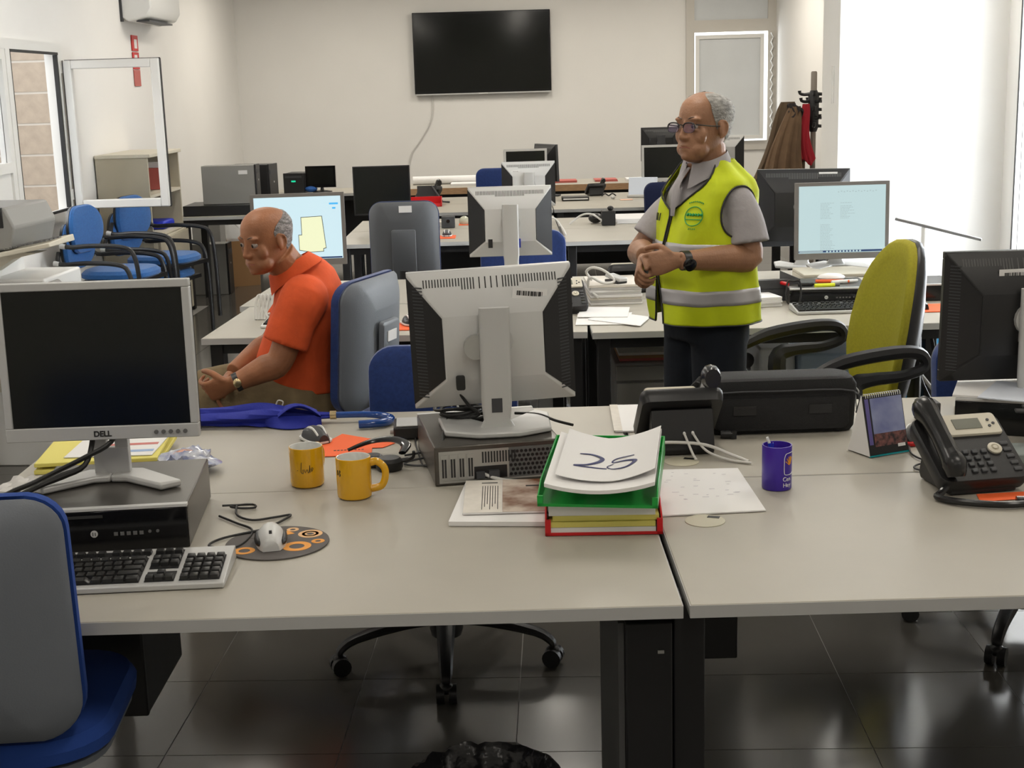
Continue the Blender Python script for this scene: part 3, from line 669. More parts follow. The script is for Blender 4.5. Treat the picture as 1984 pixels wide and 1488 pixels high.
q = O('taskbar_icons', icn.xf(M), lit2_m, mr); q['kind'] = 'stuff'
icn = B()
for k in range(14): icn.box(-.02 + k * .013, -.014 + k * .013, -.0266, -.0262, .126 + .003 * (k % 2), .130 + .003 * (k % 2))
q = O('toolbar_icons', icn.xf(M), uig_m, mr); q['kind'] = 'stuff'
# black monitors
mb, M = monitor('black monitor seen from behind next to the standing man', (1.475, 6.75 + .12, PZ), R(180 - 12), .30, w=.45, h=.36, frame=blkp_m, back='black', stand='column', detail=1, stand_m=silver_m, depth=.07)
sticker(mb, -.12, .30 + .15, .012, w=.09, h=.03, bars=10)
mk, M = monitor('large black monitor seen from behind at the right edge', (1.372, 3.62, PZ), R(180 + 1), .282, w=.43, h=.352, frame=blkp_m, back='black', stand='column', stand_m=silver_m, depth=.06)
sticker(mk, .035, .282 + .115, .030, w=.092, h=.032, bars=18, rot=R(1), seed=9)
monitor('far silver framed monitor left of the standing man face', (1.31, 11.55, PZ), R(0), .265, w=.36, h=.30, stand='vee', detail=1)
monitor('far dark monitor with bluish back behind the silver framed one', (1.45, 13.0, .75), R(180), .34, w=.36, h=.31, frame=dgrey_m, back='black', detail=1, stand_m=dgrey_m)
bpy.data.objects[-1] if False else None
monitor('far silver backed monitor right of the standing man neck', (2.02, 12.95, .75), R(180 - 14), .24, w=.40, h=.33, back='silver', detail=1)
monitor('tiny black monitor on the far left grey table', (-1.74, 13.05, PZ), R(-4), .145, w=.285, h=.2, frame=blkg_m, stand='foot', back='slab', detail=1, bez=.02, bottom=.03)

# ---------------------------------------------------------------- desktop computers
def pc_flat(label, loc, rz, w=.338, d=.37, h=.095, front=True, back=True, body=pc_m):
    t = T('desktop_computer', label, 'computer', loc, rz)
    O('case', B().box(-w / 2, w / 2, .012, d, 0, h), body, t, bev=.003)
    O('front_panel', B().box(-w / 2, w / 2, 0, .013, 0, h - .006), blkg_m, t, bev=.003)
    O('silver_trim', B().box(-w / 2, w / 2, -.001, .014, h - .0065, h + .0005), silverl_m, t, bev=.001)
    if front:
        O('round_logo', B().cyl((-.03 + .01, -.0015, h * .42), (-.02, .002, h * .42), .0075, n=16), silverl_m, t)
        O('logo_mark', B().box(-.0235, -.0215, -.0025, -.001, h * .42 - .004, h * .42 + .004).box(-.0185, -.0165, -.0025, -.001, h * .42 - .004, h * .42 + .003), vents_m, t)
        pt = B()
        for k in range(5): pt.box(.02 + k * .013, .028 + k * .013, -.0018, 0, h * .36, h * .44)
        for k in range(2): pt.cyl((.093 + k * .016, -.0018, h * .42), (.093 + k * .016, 0, h * .42), .0035, n=8)
        O('front_ports', pt, vents_m, t)
        O('drive_slot', B().box(-.13, .0, -.0018, 0, h * .78, h * .84), ventd_m, t)
    if back:
        O('rear_plate', B().box(-w / 2 + .008, w / 2 - .01, d - .001, d + .0015, .006, h - .012), zinc_m, t)
        for k in range(4):
            s_ = w / 2 - .022 - k * .021
            O('expansion_slot', B().box(s_ - .008, s_ + .008, d + .001, d + .004, .014, h - .02), zinc_m, t)
            O('slot_grille', B().box(s_ - .0055, s_ - .001, d + .004, d + .0046, .02, h - .03).box(s_ + .001, s_ + .0055, d + .004, d + .0046, .02, h - .03), ventd_m, t)
        vg = B()
        for k in range(12):
            s_ = w / 2 - .115 - k * .007
            vg.box(s_ - .002, s_ + .002, d + .0015, d + .0022, .05, h - .018)
        q = O('rear_vent_slots', vg, ventd_m, t); q['kind'] = 'stuff'
        O('port_plate', B().box(-.02, .06, d + .001, d + .003, .012, .042), blk_m, t)
        O('port_connector', B().box(.035, .055, d + .003, d + .012, .014, .030).box(.0, .025, d + .003, d + .014, .014, .032), dgrey_m, t)
        pr_ = B()
        for a in range(10):
            for c_ in range(6): pr_.cyl((-.03 - a * .0105 - (c_ % 2) * .005, d + .001, .018 + c_ * .011), (-.03 - a * .0105 - (c_ % 2) * .005, d + .0024, .018 + c_ * .011), .0042, n=6)
        O('fan_panel', B().box(-w / 2 + .012, -.025, d + .0005, d + .0016, .01, h - .012), vents_m, t)
        q = O('fan_grille', pr_, blk_m, t); q['kind'] = 'stuff'
    return t
pc_flat('flat grey desktop computer with glossy black front under the near left monitor', (-.852, 2.715, .7315), R(5), w=.345, d=.36)
pc_flat('flat desktop computer with open rear slots under the middle monitor', (-.10, 3.505, .7315), R(180 + 10), w=.305, d=.36)
pc_flat('flat desktop computer with black front under the text document screen', (1.335, 5.70 - .06, .7315), R(-3), w=.34, d=.30, h=.068, back=False)
pc_flat('flat black computer beside the orange mouse pad on the right', (1.745, 5.60 + .05, .7315), R(0), w=.25, d=.25, h=.07, body=blkp_m, back=False, front=False)
pc_flat('dark box computer with papers on it at the right edge', (1.315, 3.43, .7315), R(-22), w=.34, d=.34, h=.092, back=False, front=False, body=dgrey_m)
def tower(label, loc, rz, w, d, h, body, front=blkp_m, stick=False):
    t = T('tower_computer', label, 'computer', loc, rz)
    O('case', B().box(-w / 2, w / 2, .015, d, 0, h), body, t, bev=.004)
    O('front_panel', B().box(-w / 2 - .002, w / 2 + .002, 0, .017, -0, h + .003), front, t, bev=.004)
    O('drive_bay', B().box(-w / 2 + .015, w / 2 - .015, -.002, .001, h * .78, h * .88), dgrey_m, t)
    O('power_button', B().cyl((0, -.003, h * .6), (0, .002, h * .6), .008, n=12), silver_m, t)
    return t
t = tower('big grey computer case standing on the small table by the bookcase', (-1.955, 10.95, PZ + .08), R(90), .16, .43, .30, pcgrey_m)
sticker(t, .081, .25, .34, .001) if False else O('inventory_sticker', B().box(-.083, -.0805, .0, .0, 0, 0).box(-.0835, -.08, .07, .14, .23, .26), paper_m, t)
tag(O('black_riser_box', B().box(-2.53, -2.0, 10.78, 11.2, .731, .811), blkp_m, bev=.004), 'long black box under the big grey computer case', 'box')
tower('black computer case half hidden behind the big grey one', (-1.90, 11.35, PZ), R(80), .2, .36, .36, blkp_m)
t = tower('black cube computer with green badge on the far left table', (-1.99, 12.97, PZ), R(-6), .19, .3, .185, blkp_m)
O('green_badge', B().box(-.02, .02, -.004, .0, .105, .12), led_m, t)
t = tower('small navy box with two white marks on the far left table', (-2.24, 12.95, PZ), R(2), .15, .2, .155, navy_m)
O('white_mark', B().box(-.012, -.004, -.004, .0, .065, .095).box(.008, .016, -.004, .0, .065, .095), white_m, t)
tag(O('blue_cloth', B().ball((-1.84, 13.05, .765), (.06, .07, .03), 14, 8), mat('blue_cloth', (.02, .1, .35), .8)), 'small blue cloth between the black cube and tiny monitor', 'cloth')
tower('grey tower computer standing on the floor under the small left table', (-2.36, 11.64, 0), R(90), .18, .45, .43, pcgrey_m)
tag(O('grey_tower', B().box(-2.70, -2.46, 11.78, 12.0, 0, .66), pcgrey_m, bev=.004), 'pale grey cabinet on the floor under the small left table', 'cabinet')
cb = T('cardboard_box', 'open cardboard box with a clear bag under the small left table', 'box', (-2.36, 12.15, 0), R(20))
O('carton', B().loft([[(x, y, z) for x, y in rrect(.26 * k, .22 * k, .003, 1)] for z, k in ((0, 1), (.40, 1.08))], caps=False).box(-.12, .12, -.1, .1, 0, .01), card_m, cb)
O('clear_bag', B().loft([[(x + dx, y, z) for x, y in rrect(.24 * k, .2 * k, .05, 4)] for z, k, dx in ((.2, .9, 0), (.38, 1, 0), (.5, .7, -.05), (.62, .25, -.12), (.66, .08, -.14))]), clear_m, cb)
def floor_tower(label, loc, rz, w, d, h):
    t = tower(label, loc, rz, w, d, h, blk_m); return t
floor_tower('black tower computer hanging under the near left desk', (-.90, 2.78, .33), 0, .17, .33, .35)
floor_tower('black tower computer on the floor behind the right desk leg', (.41, 2.93, .36), 0, .17, .42, .30)
ped = T('drawer_pedestal', 'black drawer pedestal under the seam of the front desks', 'drawer unit', (.20, 2.42, 0))
O('cabinet_body', B().box(0, .088, 0, .6, .03, .66), blk_m, ped, bev=.003)
O('side_strip', B().box(-.012, -.001, .03, .58, .05, .65), vents_m, ped)
O('lock', B().box(.06, .072, -.003, .001, .60, .606), zinc_m, ped)
tag(O('leg_panel', B().box(.292, .352, 2.44, 2.50, 0, .70).box(.295, .35, 2.50, 3.05, .0, .03), blk_m, bev=.003), 'wide black metal leg panel under the seam of the front desks', 'leg panel')

# ---------------------------------------------------------------- keyboards
KEYM = {}
def keyboard(label, loc, rz, body=silver_m, keys=True, w=.45, d=.15):
    t = T('keyboard', label, 'keyboard', loc, rz)
    O('case', B().prism_x([(0, 0), (d, 0), (d, .024), (d - .03, .024), (0, .010)], -w / 2, w / 2), body, t, bev=.002)
    O('underside', B().box(-w / 2 + .004, w / 2 - .004, .004, d - .006, -.0, .004), blkp_m, t)
    sl = math.atan2(.014, d - .03)
    zf = lambda y: .0105 + y * .014 / (d - .03)
    wells = B()
    for x0, x1, y0, y1 in ((-.218, .062, .012, .103), (-.218, .062, .112, .13), (.072, .128, .060, .130), (.072, .128, .012, .048), (.138, .215, .012, .103)):
        wells.add([(x0, y0, zf(y0)), (x1, y0, zf(y0)), (x1, y1, zf(y1)), (x0, y1, zf(y1)), (x0, y0, zf(y0) + .001), (x1, y0, zf(y0) + .001), (x1, y1, zf(y1) + .001), (x0, y1, zf(y1) + .001)],
                  [(0, 3, 2, 1), (4, 5, 6, 7), (0, 1, 5, 4), (1, 2, 6, 5), (2, 3, 7, 6), (3, 0, 4, 7)])
    O('key_well', wells, blk_m, t)
    lay = []
    P = .0187
    for r in range(5):
        y = .021 + r * .0185; x = -.218
        row = {0: [1.4, 1.1, 1.1, 6, 1.1, 1.1, 1.1, 1.4], 1: [2.2] + [1] * 10 + [2.6], 2: [1.7] + [1] * 11 + [2.1], 3: [1.5] + [1] * 12 + [1.3], 4: [1] * 13 + [1.9]}[r]
        s_ = .28 / sum(row)
        for k in row: lay.append((x + k * s_ / 2, y, k * s_ - .0025, .0158)); x += k * s_
    for k in range(12): lay.append((-.185 + k * .0205 + (k // 4) * .008 - (.0 if k else 0), .121, .0165, .0135))
    lay.append((-.210, .121, .0165, .0135))
    for c_ in range(3):
        lay.append((.081 + c_ * .0187, .121, .0165, .0135))
        for r in (0, 1): lay.append((.081 + c_ * .0187, .076 + r * .0185, .0165, .0158))
        lay.append((.081 + c_ * .0187, .021, .0165, .0158))
    lay.append((.0997, .0395, .0165, .0158))
    for c_ in range(4):
        for r in range(5): lay.append((.147 + c_ * .0192, .021 + r * .0185, .0165, .0158))
    if keys:
        for (x, y, kw, kd) in lay:
            key = (round(kw, 4), kd)
            if key not in KEYM:
                KEYM[key] = B().loft([[(a * k, b_ * k + .0, z) for a, b_ in rrect(kw, kd, .0012, 1)] for z, k in ((0, 1), (.006, .86), (.0062, .8))]).mesh('key', MATS['key_black'])
            o = bpy.data.objects.new('key', KEYM[key]); C.objects.link(o); o.parent = t; o.location = (x, y, zf(y) + .001); o.rotation_euler = (sl, 0, 0)
    else:
        b = B()
        for (x, y, kw, kd) in lay: b.box(x - kw / 2 + .001, x + kw / 2 - .001, y - kd / 2 + .001, y + kd / 2 - .001, zf(y), zf(y) + .006)
        q = O('keys', b, MATS['key_black'], t); q['kind'] = 'stuff'
    return t
mat('key_black', (.018, .018, .018), .35)
keyboard('silver and black keyboard on the near left desk', (-.785, 2.470, .7315), R(3)).scale = (1, 1.15, 1.15)
keyboard('silver and black keyboard in front of the text document screen', (1.37, 5.40, .7315), R(2), keys=False)
keyboard('pale keyboard beside the man in orange', (-.78, 5.42, .7315), R(-6), body=white_m, keys=False)
# mice
def mouse(label, loc, rz, body, side=None, stripes=False, k=1):
    t = T('computer_mouse', label, 'mouse', loc, rz)
    rings = []
    for i in range(11):
        u = i / 10; y = (-.056 + .112 * u) * k; hw = .031 * k * math.sin(PI * min(max(.08 + u * .84, 0), 1)) ** .45; hh = .036 * k * math.sin(PI * (.1 + .75 * (1 - u) ** .9 * .9 + .05)) ** .8 + .004
        rings.append([(hw * math.cos(a), y, max(0, hh * math.sin(a))) if a <= PI else (hw * math.cos(a), y, 0) for a in [PI * j / 9 for j in range(10)]])
    O('mouse_shell', B().loft(rings), body, t, ang=60)
    if side:
        for s_ in (-1, 1): O('side_grip', B().ball((s_ * .024 * k, 0, .012), (.010 * k, .045 * k, .011)), side, t)
        O('wheel', B().cyl((-.003, .032 * k, .028 * k), (.003, .032 * k, .028 * k), .009, n=12), side, t)
    if stripes:
        for s_ in (-1, 1):
            O('silver_stripe', B().tube([(s_ * .012 * k, -.045 * k, .022 * k), (s_ * .014 * k, -.02 * k, .0365 * k), (s_ * .014 * k, .01 * k, .0355 * k), (s_ * .011 * k, .04 * k, .018 * k)], .0028, 6, 3, 1.4), white_m, t)
        O('rim', B().loft([[(x * k, y * k, z) for x, y in rrect(.066, .116, .03, 6)] for z in (.003, .008)]), white_m, t)
    return t
mo = mouse('silver mouse with black sides on the round patterned pad', (-.512, 2.735, .7345), R(190), silverl_m, side=blkp_m, k=1.02)
O('red_logo', B().ball((0, -.036, .0245), (.006, .004, .003), 10, 5), MATS['faded_red'], mo)
mouse('black mouse with two silver stripes beside the orange leaflet', (-.535, 3.60, .7315), R(32), dgrey_m, stripes=True)
mouse('black mouse on the orange pad at the right', (1.65, 5.46, .735), R(10), blkg_m, k=.9)
mouse('black and white mouse behind the right desk phone', (1.03, 3.42, .7315), R(140), dgrey_m, stripes=True)
mouse('little black mouse on the third row orange pad', (-.387, 8.75, .735), R(0), dgrey_m, stripes=True)
# mouse pads
mp = T('mouse_pad', 'round grey mouse pad with orange circles under the silver mouse', 'mouse pad', (-.5, 2.74, .731))
padk_m = mat('pad_grey', (.10, .09, .085), .7); pado_m = mat('pad_orange', (.78, .33, .06), .7); padp_m = mat('pad_peach', (.75, .45, .22), .7)
O('pad', B().lathe([(.108, 0), (.108, .0025)], n=40), padk_m, mp)
def disc(x, y, r0, r1, z, m, n=24, nm='pad_ring'):
    vs, fs = [], []
    for k in range(n):
        a = 2 * PI * k / n
        for r in (r0, r1): vs += [(x + r * math.cos(a), y + r * math.sin(a), z), (x + r * math.cos(a), y + r * math.sin(a), z + .0005)]
    for k in range(n):
        a = 4 * k; b_ = 4 * ((k + 1) % n); fs += [(a + 1, b_ + 1, b_ + 3, a + 3), (a, a + 2, b_ + 2, b_), (a, b_, b_ + 1, a + 1), (a + 2, a + 3, b_ + 3, b_ + 2)]
    return vs, fs
for (x, y, r0, r1, m_) in ((.062, .05, .008, .026, padp_m), (.062, .05, .012, .018, pado_m), (.045, -.03, .016, .03, pado_m), (.02, .082, .006, .013, padp_m), (-.06, -.05, .012, .022, pado_m), (-.055, .045, .01, .016, padk_m), (.085, .0, .006, .014, pado_m)):
    O('pad_ring', B().add(*disc(x, y, r0, r1, .0025, m_)), m_, mp)
O('pad_arrow', B().prism([(.0, .04), (.028, .055), (.01, .075)], .0025, .003), pado_m, mp)
for nm, x0, x1, y0, y1, z, lb in (('mouse_pad', 1.55, 1.80, 5.37, 5.56, .731, 'orange mouse pad under the black mouse on the right'), ('mouse_pad', -.51, -.33, 8.62, 8.80, .731, 'small orange mouse pad on the third row desk'), ('mouse_pad', -.335, -.26, 9.45, 9.6, .731, 'orange pad under the small dome clock')):
    tag(O(nm, B().box(x0, x1, y0, y1, z, z + .003), orange_m, bev=.001), lb, 'mouse pad')
mouse('black mouse behind the chair of the man in orange', (-.40, 5.42, .7345), R(20), blkp_m, stripes=True)
tag(O('mouse_pad', B().box(-.50, -.34, 5.30, 5.46, .731, .734, rz=R(-4)), orange_m), 'orange mouse pad behind the chair of the man in orange', 'mouse pad')

# ---------------------------------------------------------------- mugs, cup, umbrella
def mug(label, loc, rz, strokes):
    t = T('mug', label, 'mug', loc, rz, 'yellow mugs')
    O('body', B().lathe([(.036, 0), (.0395, .003), (.0405, .01), (.0405, .092), (.0402, .0955), (.0385, .096)], n=40, caps=False).lathe([(0.002, 0.0), (.036, 0.0)], n=40, caps=False), mug_m, t)
    O('inner_wall', B().lathe([(.0385, .096), (.0372, .0955), (.0368, .09), (.0365, .012), (.03, .006), (.001, .005)], n=40, caps=False), mugin_m, t)
    O('handle', B().tube([(.0402, 0, .082), (.056, 0, .083), (.072, 0, .068), (.073, 0, .045), (.063, 0, .025), (.0402, 0, .019)], [.0075, .0068, .0065, .0065, .0065, .0072], 10, 5, 1.3), mug_m, t)
    b = B()
    for s_ in strokes:
        pts = [(.0409 * math.cos(a / .0405), .0409 * math.sin(a / .0405), z) for a, z in s_]
        b.tube(pts, .0007, 5, 2)
    q = O('handwriting', b, inkk_m, t)
    return t
A0 = -PI / 2 * .0405
s1 = [[(-.018, .045), (.018, .047)], [(-.006, .065), (-.008, .042), (-.003, .038)], [(.0, .048), (.002, .04), (.006, .048)], [(.008, .047), (.009, .039), (.012, .044), (.013, .058), (.0135, .04)], [(.016, .048), (.018, .043), (.021, .049), (.017, .051), (.017, .041)], [(-.003, .048), (-.003, .038)]]
mug('yellow mug with handwriting facing front, handle hidden', (-.497, 3.175, .7315), R(68), [[(a + A0 - R(68) * .0405, z) for a, z in s] for s in s1])
s2 = [[(-.006, .07), (-.0055, .058), (-.001, .062), (-.005, .070)], [(.002, .070), (.006, .068), (.003, .064), (.006, .060), (.002, .057)], [(.003, .071), (.004, .056)]]
mug('yellow mug with its handle to the right, nearest one', (-.372, 3.065, .7315), R(-4), [[(a + A0 - R(-4) * .0405 - R(50) * .0405, z) for a, z in s] for s in s2])
pc_ = T('pen_cup', 'purple plastic pen cup with white and orange emblem', 'cup', (.603, 3.04, .7315))
O('body', B().lathe([(.033, 0), (.034, .002), (.034, .100), (.0335, .102), (.0315, .102), (.0312, .006), (.001, .004)], n=36, caps=False).lathe([(.001, 0), (.033, 0)], n=36, caps=False), cup_m, pc_)
def oncyl(r, a, z): return (r * math.cos(a), r * math.sin(a), z)
b = B(); aL, aR_ = R(-72), R(-22)
b.tube([oncyl(.0344, aL, .075), oncyl(.0344, aL, .045), oncyl(.0344, aL + .1, .038), oncyl(.0344, -.7, .037), oncyl(.0344, aR_, .04)], .0008, 5, 4)
b.tube([oncyl(.0344, aL, .075), oncyl(.0344, aL + .12, .086), oncyl(.0344, -.75, .088), oncyl(.0344, aR_, .088)], .0008, 5, 4)
O('emblem_outline', b, white_m, pc_)
rb = B()
for k in range(5):
    a = R(150 - k * 22); b0 = (-.78 + .07 * math.cos(a), .058 + .004 * math.sin(a)); b1 = (-.78 + .42 * math.cos(a), .058 + .022 * math.sin(a))
    rb.tube([oncyl(.0345, b0[0], b0[1]), oncyl(.0345, b1[0], b1[1])], .0011, 5)
O('emblem_rays', rb, mat('emblem_orange', (.8, .35, .02), .4), pc_)
for i, (ch, a) in enumerate([('C', -70), ('e', -57), ('n', -45)]):
    text(ch, .014, white_m, pc_, oncyl(.0343, R(a), .027), (R(90), 0, R(a + 90)), ext=.0003)
for i, (ch, a) in enumerate([('H', -69), ('e', -56), ('y', -44)]):
    text(ch, .014, white_m, pc_, oncyl(.0343, R(a), .013), (R(90), 0, R(a + 90)), ext=.0003)
pe = T('ballpoint_pen', 'blue and white ballpoint pen standing in the purple cup', 'pen', (.592, 3.045, .738))
O('barrel', B().cyl((.012, 0, 0), (-.006, .0, .098), .0042, n=10), mat('pen_blue', (.02, .05, .5), .3), pe)
O('pen_end', B().cyl((-.006, 0, .098), (-.011, 0, .112), .0035, .003, n=10), white_m, pe)
O('pen_clip', B().box(-.0, .003, -.007, -.005, .065, .1), mat('pen_blue2', (.02, .05, .5), .3), pe)

um = T('umbrella', 'folded blue umbrella with curved glossy handle on the desk', 'umbrella', (0, 0, 0))
ub = B(); rings = []
L0, L1 = V((-1.12, 3.80, .760)), V((-.512, 3.805, .750))
for i in range(40):
    u = i / 39; c_ = L0.lerp(L1, u); r = .018 + .012 * math.sin(PI * min(1, u * 1.1)) ** .7 + (.014 * math.exp(-((u - .68) / .11) ** 2)) - (.009 * max(0, (u - .72) / .28))
    rings.append([c_ + V((.012 * math.sin(4 * (j / 24 * 2 * PI) + 9 * u), r * (1 + .28 * math.cos(5 * 2 * PI * j / 24 + 8 * u)) * math.cos(2 * PI * j / 24) * 1.1,
                          max(-(c_.z - .733), r * .8 * (1 + .25 * math.sin(7 * 2 * PI * j / 24 + 5 * u)) * math.sin(2 * PI * j / 24)))) for j in range(24)])
O('canopy', ub.loft(rings), umb_m, um)
O('canopy_flap', B().sheet(lambda u, v: (-.66 + .12 * u - .02 * v, 3.79 - .035 + .06 * v, .762 + .032 * math.sin(PI * u) * (1 - v * .4) + .006 * math.sin(9 * v)), 8, 8, .002)
  .sheet(lambda u, v: (-.70 + .16 * u, 3.765 - .04 * v * math.sin(PI * u), .762 - .027 * v), 8, 4, .002), umb_m, um)
O('strap_ring', B().tube([(-.662, 3.752, .800), (-.655, 3.748, .812), (-.642, 3.748, .808), (-.645, 3.752, .797)], .002, 6, 4), silver_m, um)
O('ferrule', B().cyl((-.52, 3.805, .752), (-.502, 3.805, .752), .0125, n=16), gold_m, um)
O('handle', B().tube([(-.503, 3.805, .752), (-.42, 3.805, .751), (-.375, 3.80, .748), (-.345, 3.775, .7445), (-.352, 3.74, .744), (-.385, 3.722, .744), (-.43, 3.716, .744)], [.0095, .0095, .0105, .0115, .012, .012, .0115], 12, 6), umbh_m, um)

# ---------------------------------------------------------------- papers, trays and small things on the front desks
def sheet(name, label, cat, pts, z, m, th=.001, group=None, parent=None, curl=0):
    """four corner quad lying flat (front-left, front-right, back-right, back-left)"""
    a, b, c, d = [V((x, y, 0)) for x, y in pts]
    fn = lambda u, v: (a.lerp(b, u).lerp(d.lerp(c, u), v)) + V((0, 0, z + th + curl * (u * u * (1 - v)) ** 2 + .0012 * abs(curl) * 10 * math.sin(5 * u + 3 * v)))
    o = O(name, B().sheet(fn, 10, 8, th), m, parent)
    return tag(o, label, cat, group) if not parent else o
sheet('leaflet', 'orange leaflet beside the striped mouse', 'paper', [(-.53, 3.50), (-.345, 3.50), (-.315, 3.545), (-.47, 3.66)], .7315, orange_m)
lf = T('leaflet', 'orange leaflet with dark printing partly behind the right mug', 'paper', (-.42, 3.46, .7315), R(4))
O('sheet', B().box(-.10, .05, -.03, .06, 0, .0012), orange_m, lf)
b = B()
for k in range(9): b.box(-.05 + k * .009, -.044 + k * .009, .02, .028, .0012, .0015)
q = O('print', b, inkk_m, lf); q['kind'] = 'stuff'
hs = T('phone_headset', 'black telephone headset lying behind the yellow mugs', 'headset', (-.34, 3.34, .7315))
O('headband', B().tube([(-.09, .10, .012), (-.03, .115, .03), (.03, .10, .038), (.065, .05, .035), (.06, -.01, .03)], [.008, .012, .014, .014, .01], 10, 4, .5), blkg_m, hs)
O('ear_pad', B().lathe([(.03, 0), (.034, .006), (.034, .022), (.026, .03), (.01, .031)], .03, -.05, n=20), blkp_m, hs)
O('ear_pad', B().lathe([(.026, 0), (.03, .005), (.03, .02), (.02, .028)], -.015, -.01, n=20), blkp_m, hs)
O('microphone_arm', B().tube([(.05, -.05, .02), (.075, -.045, .022), (.09, -.05, .03), (.092, -.055, .045)], [.006, .006, .004, .004], 8, 4), blkp_m, hs)
tag(O('cable', B().tube([(-.28, 3.40, .736), (-.19, 3.44, .736), (-.145, 3.40, .7355), (-.16, 3.32, .7355), (-.24, 3.30, .7355), (-.275, 3.33, .7355), (-.21, 3.37, .738), (-.15, 3.35, .7355)], .0028, 6, 6), dgrey_m), 'grey looped thin cable behind the right yellow mug', 'cable')
tag(O('cable', B().tube([(-.26, 3.62, .74), (-.262, 3.55, .735), (-.24, 3.38, .7345), (-.225, 3.30, .7345), (-.205, 3.31, .7345), (-.2, 3.36, .7345), (-.225, 3.37, .7345)], .0024, 6, 6), cord_m), 'thin black cable from the docking box to the rear of the desktop computer', 'cable')
dk = T('docking_box', 'black docking box behind the middle desktop computer', 'docking box', (-.245, 3.63, .7315), R(4))
O('box_body', B().box(-.08, .10, -.05, .06, 0, .035), blkp_m, dk, bev=.005); O('top_plate', B().box(-.072, .095, -.045, .052, .035, .038), silver_m, dk, bev=.002)
O('side_button', B().cyl((-.09, -.02, .018), (-.08, -.02, .018), .008), silver_m, dk)
# magazine and papers left of the letter trays
mg = T('magazine', 'magazine with a brown photo lying on papers left of the letter trays', 'magazine', (-.115, 2.86, .7315), R(0))
O('cover', B().box(0, .22, 0, .25, .012, .016), paper_m, mg)
O('text_page', B().box(.0, .085, .0, .25, .0161, .0166), paperw_m, mg)
tb = B()
for k in range(7): tb.box(.042, .0435, 0, 0, 0, 0) if False else tb.box(.040 + k * .0058, .0415 + k * .0058, .02 + .02 * (k % 3), .20, .0166, .0169)
tb.box(.038, .075, .222, .228, .0166, .0169)
q = O('text_lines', tb, inkk_m, mg); q['kind'] = 'stuff'
O('photo', B().box(.086, .22, .0, .25, .0161, .0166), mat('magazine_photo', (.16, .055, .02), .5, noise_scale=14, col2=(.62, .53, .45)), mg)
O('photo_caption', B().box(.14, .21, .19, .2, .0166, .0169), inkk_m, mg)
sheet('paper_pile', 'white paper pile under the magazine', 'paper', [(-.145, 2.822), (.07, 2.80), (.08, 3.12), (-.115, 3.13)], .7315, paper_m, th=.010)
# letter trays: red below, green above
def tray(label, loc, rz, m, tilt=0, w=.235, d=.33, h=.055):
    t = T('letter_tray', label, 'letter tray', loc, rot=(tilt, 0, rz))
    O('tray_floor', B().box(-w / 2, w / 2, 0, d, 0, .004), m, t)
    for sx in (-1, 1): O('tray_side', B().prism_x([(0, 0), (0, h * .55), (.05, h), (d, h), (d, 0)], min(sx * w / 2, sx * (w / 2 - .004)), max(sx * w / 2, sx * (w / 2 - .004))), m, t, bev=.0015)
    O('tray_back', B().box(-w / 2, w / 2, d - .004, d, 0, h), m, t, bev=.0015)
    O('tray_lip', B().box(-w / 2, -w / 2 + .012, -.003, .003, 0, h * .55).box(w / 2 - .012, w / 2, -.003, .003, 0, h * .55).box(-w / 2, w / 2, -.003, .003, 0, .006), m, t)
    return t
tray('red letter tray standing on the desk under the green one', (.183, 2.735, .7315), R(-2), red_m, w=.245, h=.062)
def pile(label, loc, rz, w, d, h, m, n=10, seed=1, group=None, nm='paper_pile'):
    t = T(nm, label, 'papers', loc, rz, group)
    rn = random.Random(seed); z = 0
    for k in range(n):
        hh = h / n; dx, dy = rn.uniform(-.004, .004), rn.uniform(-.004, .004)
        mm = m[k % len(m)] if isinstance(m, list) else m
        O('sheet_bundle', B().box(-w / 2 + dx, w / 2 + dx, dy, d + dy, z, z + hh * .93, rz=rn.uniform(-.015, .015)), mm, t)
        z += hh
    return t
pile('yellow and white papers stacked in the red letter tray', (.183, 2.738, .7365), R(-2), .222, .31, .060, [paper_m, yel_m, yel_m, paper_m], n=5, seed=4)
gt = tray('green letter tray tilted on top of the red one', (.168, 2.70, .803), R(-9), green_m, tilt=R(4), w=.248, d=.34, h=.042)
sg = T('paper_sheets', 'white sheets with a handwritten 25 lying in the green tray', 'papers', (.172, 2.695, .838), rot=(R(4), 0, R(-9)))
def curlf(u, v): return (-.105 + .225 * u, -.01 + .31 * v, .012 + .035 * (u - .45) ** 2 * 2 + .02 * abs(u - .45) * v + (.012 * math.exp(-((v - .2) * 4) ** 2) if 0 else 0))
O('bottom_sheets', B().sheet(lambda u, v: (curlf(u, v)[0] - .006, curlf(u, v)[1] - .008, curlf(u, v)[2] - .004), 12, 8, .008), paper_m, sg)
def topf(u, v): return (-.092 + .205 * u, .02 + .275 * v, .0145 + .035 * (u - .45) ** 2 * 2 + .02 * abs(u - .45) * v + .008 * max(0, u - .6) * (1 - v) * 3)
O('top_sheet', B().sheet(topf, 14, 10, .0012), mat('top_paper', (.7, .69, .68), .85), sg)
def onp(x, y, dz=.0012):
    u = (x + .092) / .205; v = (y - .02) / .275; p = topf(u, v); return (x, y, p[2] + dz)
num = B()
num.tube([onp(-.055, .165), onp(-.03, .172), (onp(-.008, .158)), onp(-.010, .135), onp(-.035, .108), onp(-.062, .092), onp(-.02, .094), onp(.008, .090)], [.002, .0042, .0052, .0048, .0034, .002, .0018, .0014], 6, 5, .25)
num.tube([onp(.062, .152), onp(.025, .150), onp(.018, .128), onp(.045, .130), onp(.066, .115), onp(.05, .09), onp(.022, .088), onp(.008, .102), onp(.02, .118)], [.002, .0028, .002, .0034, .0054, .004, .002, .0016, .0014], 6, 5, .25)
O('number_25', num, ink_m, sg)
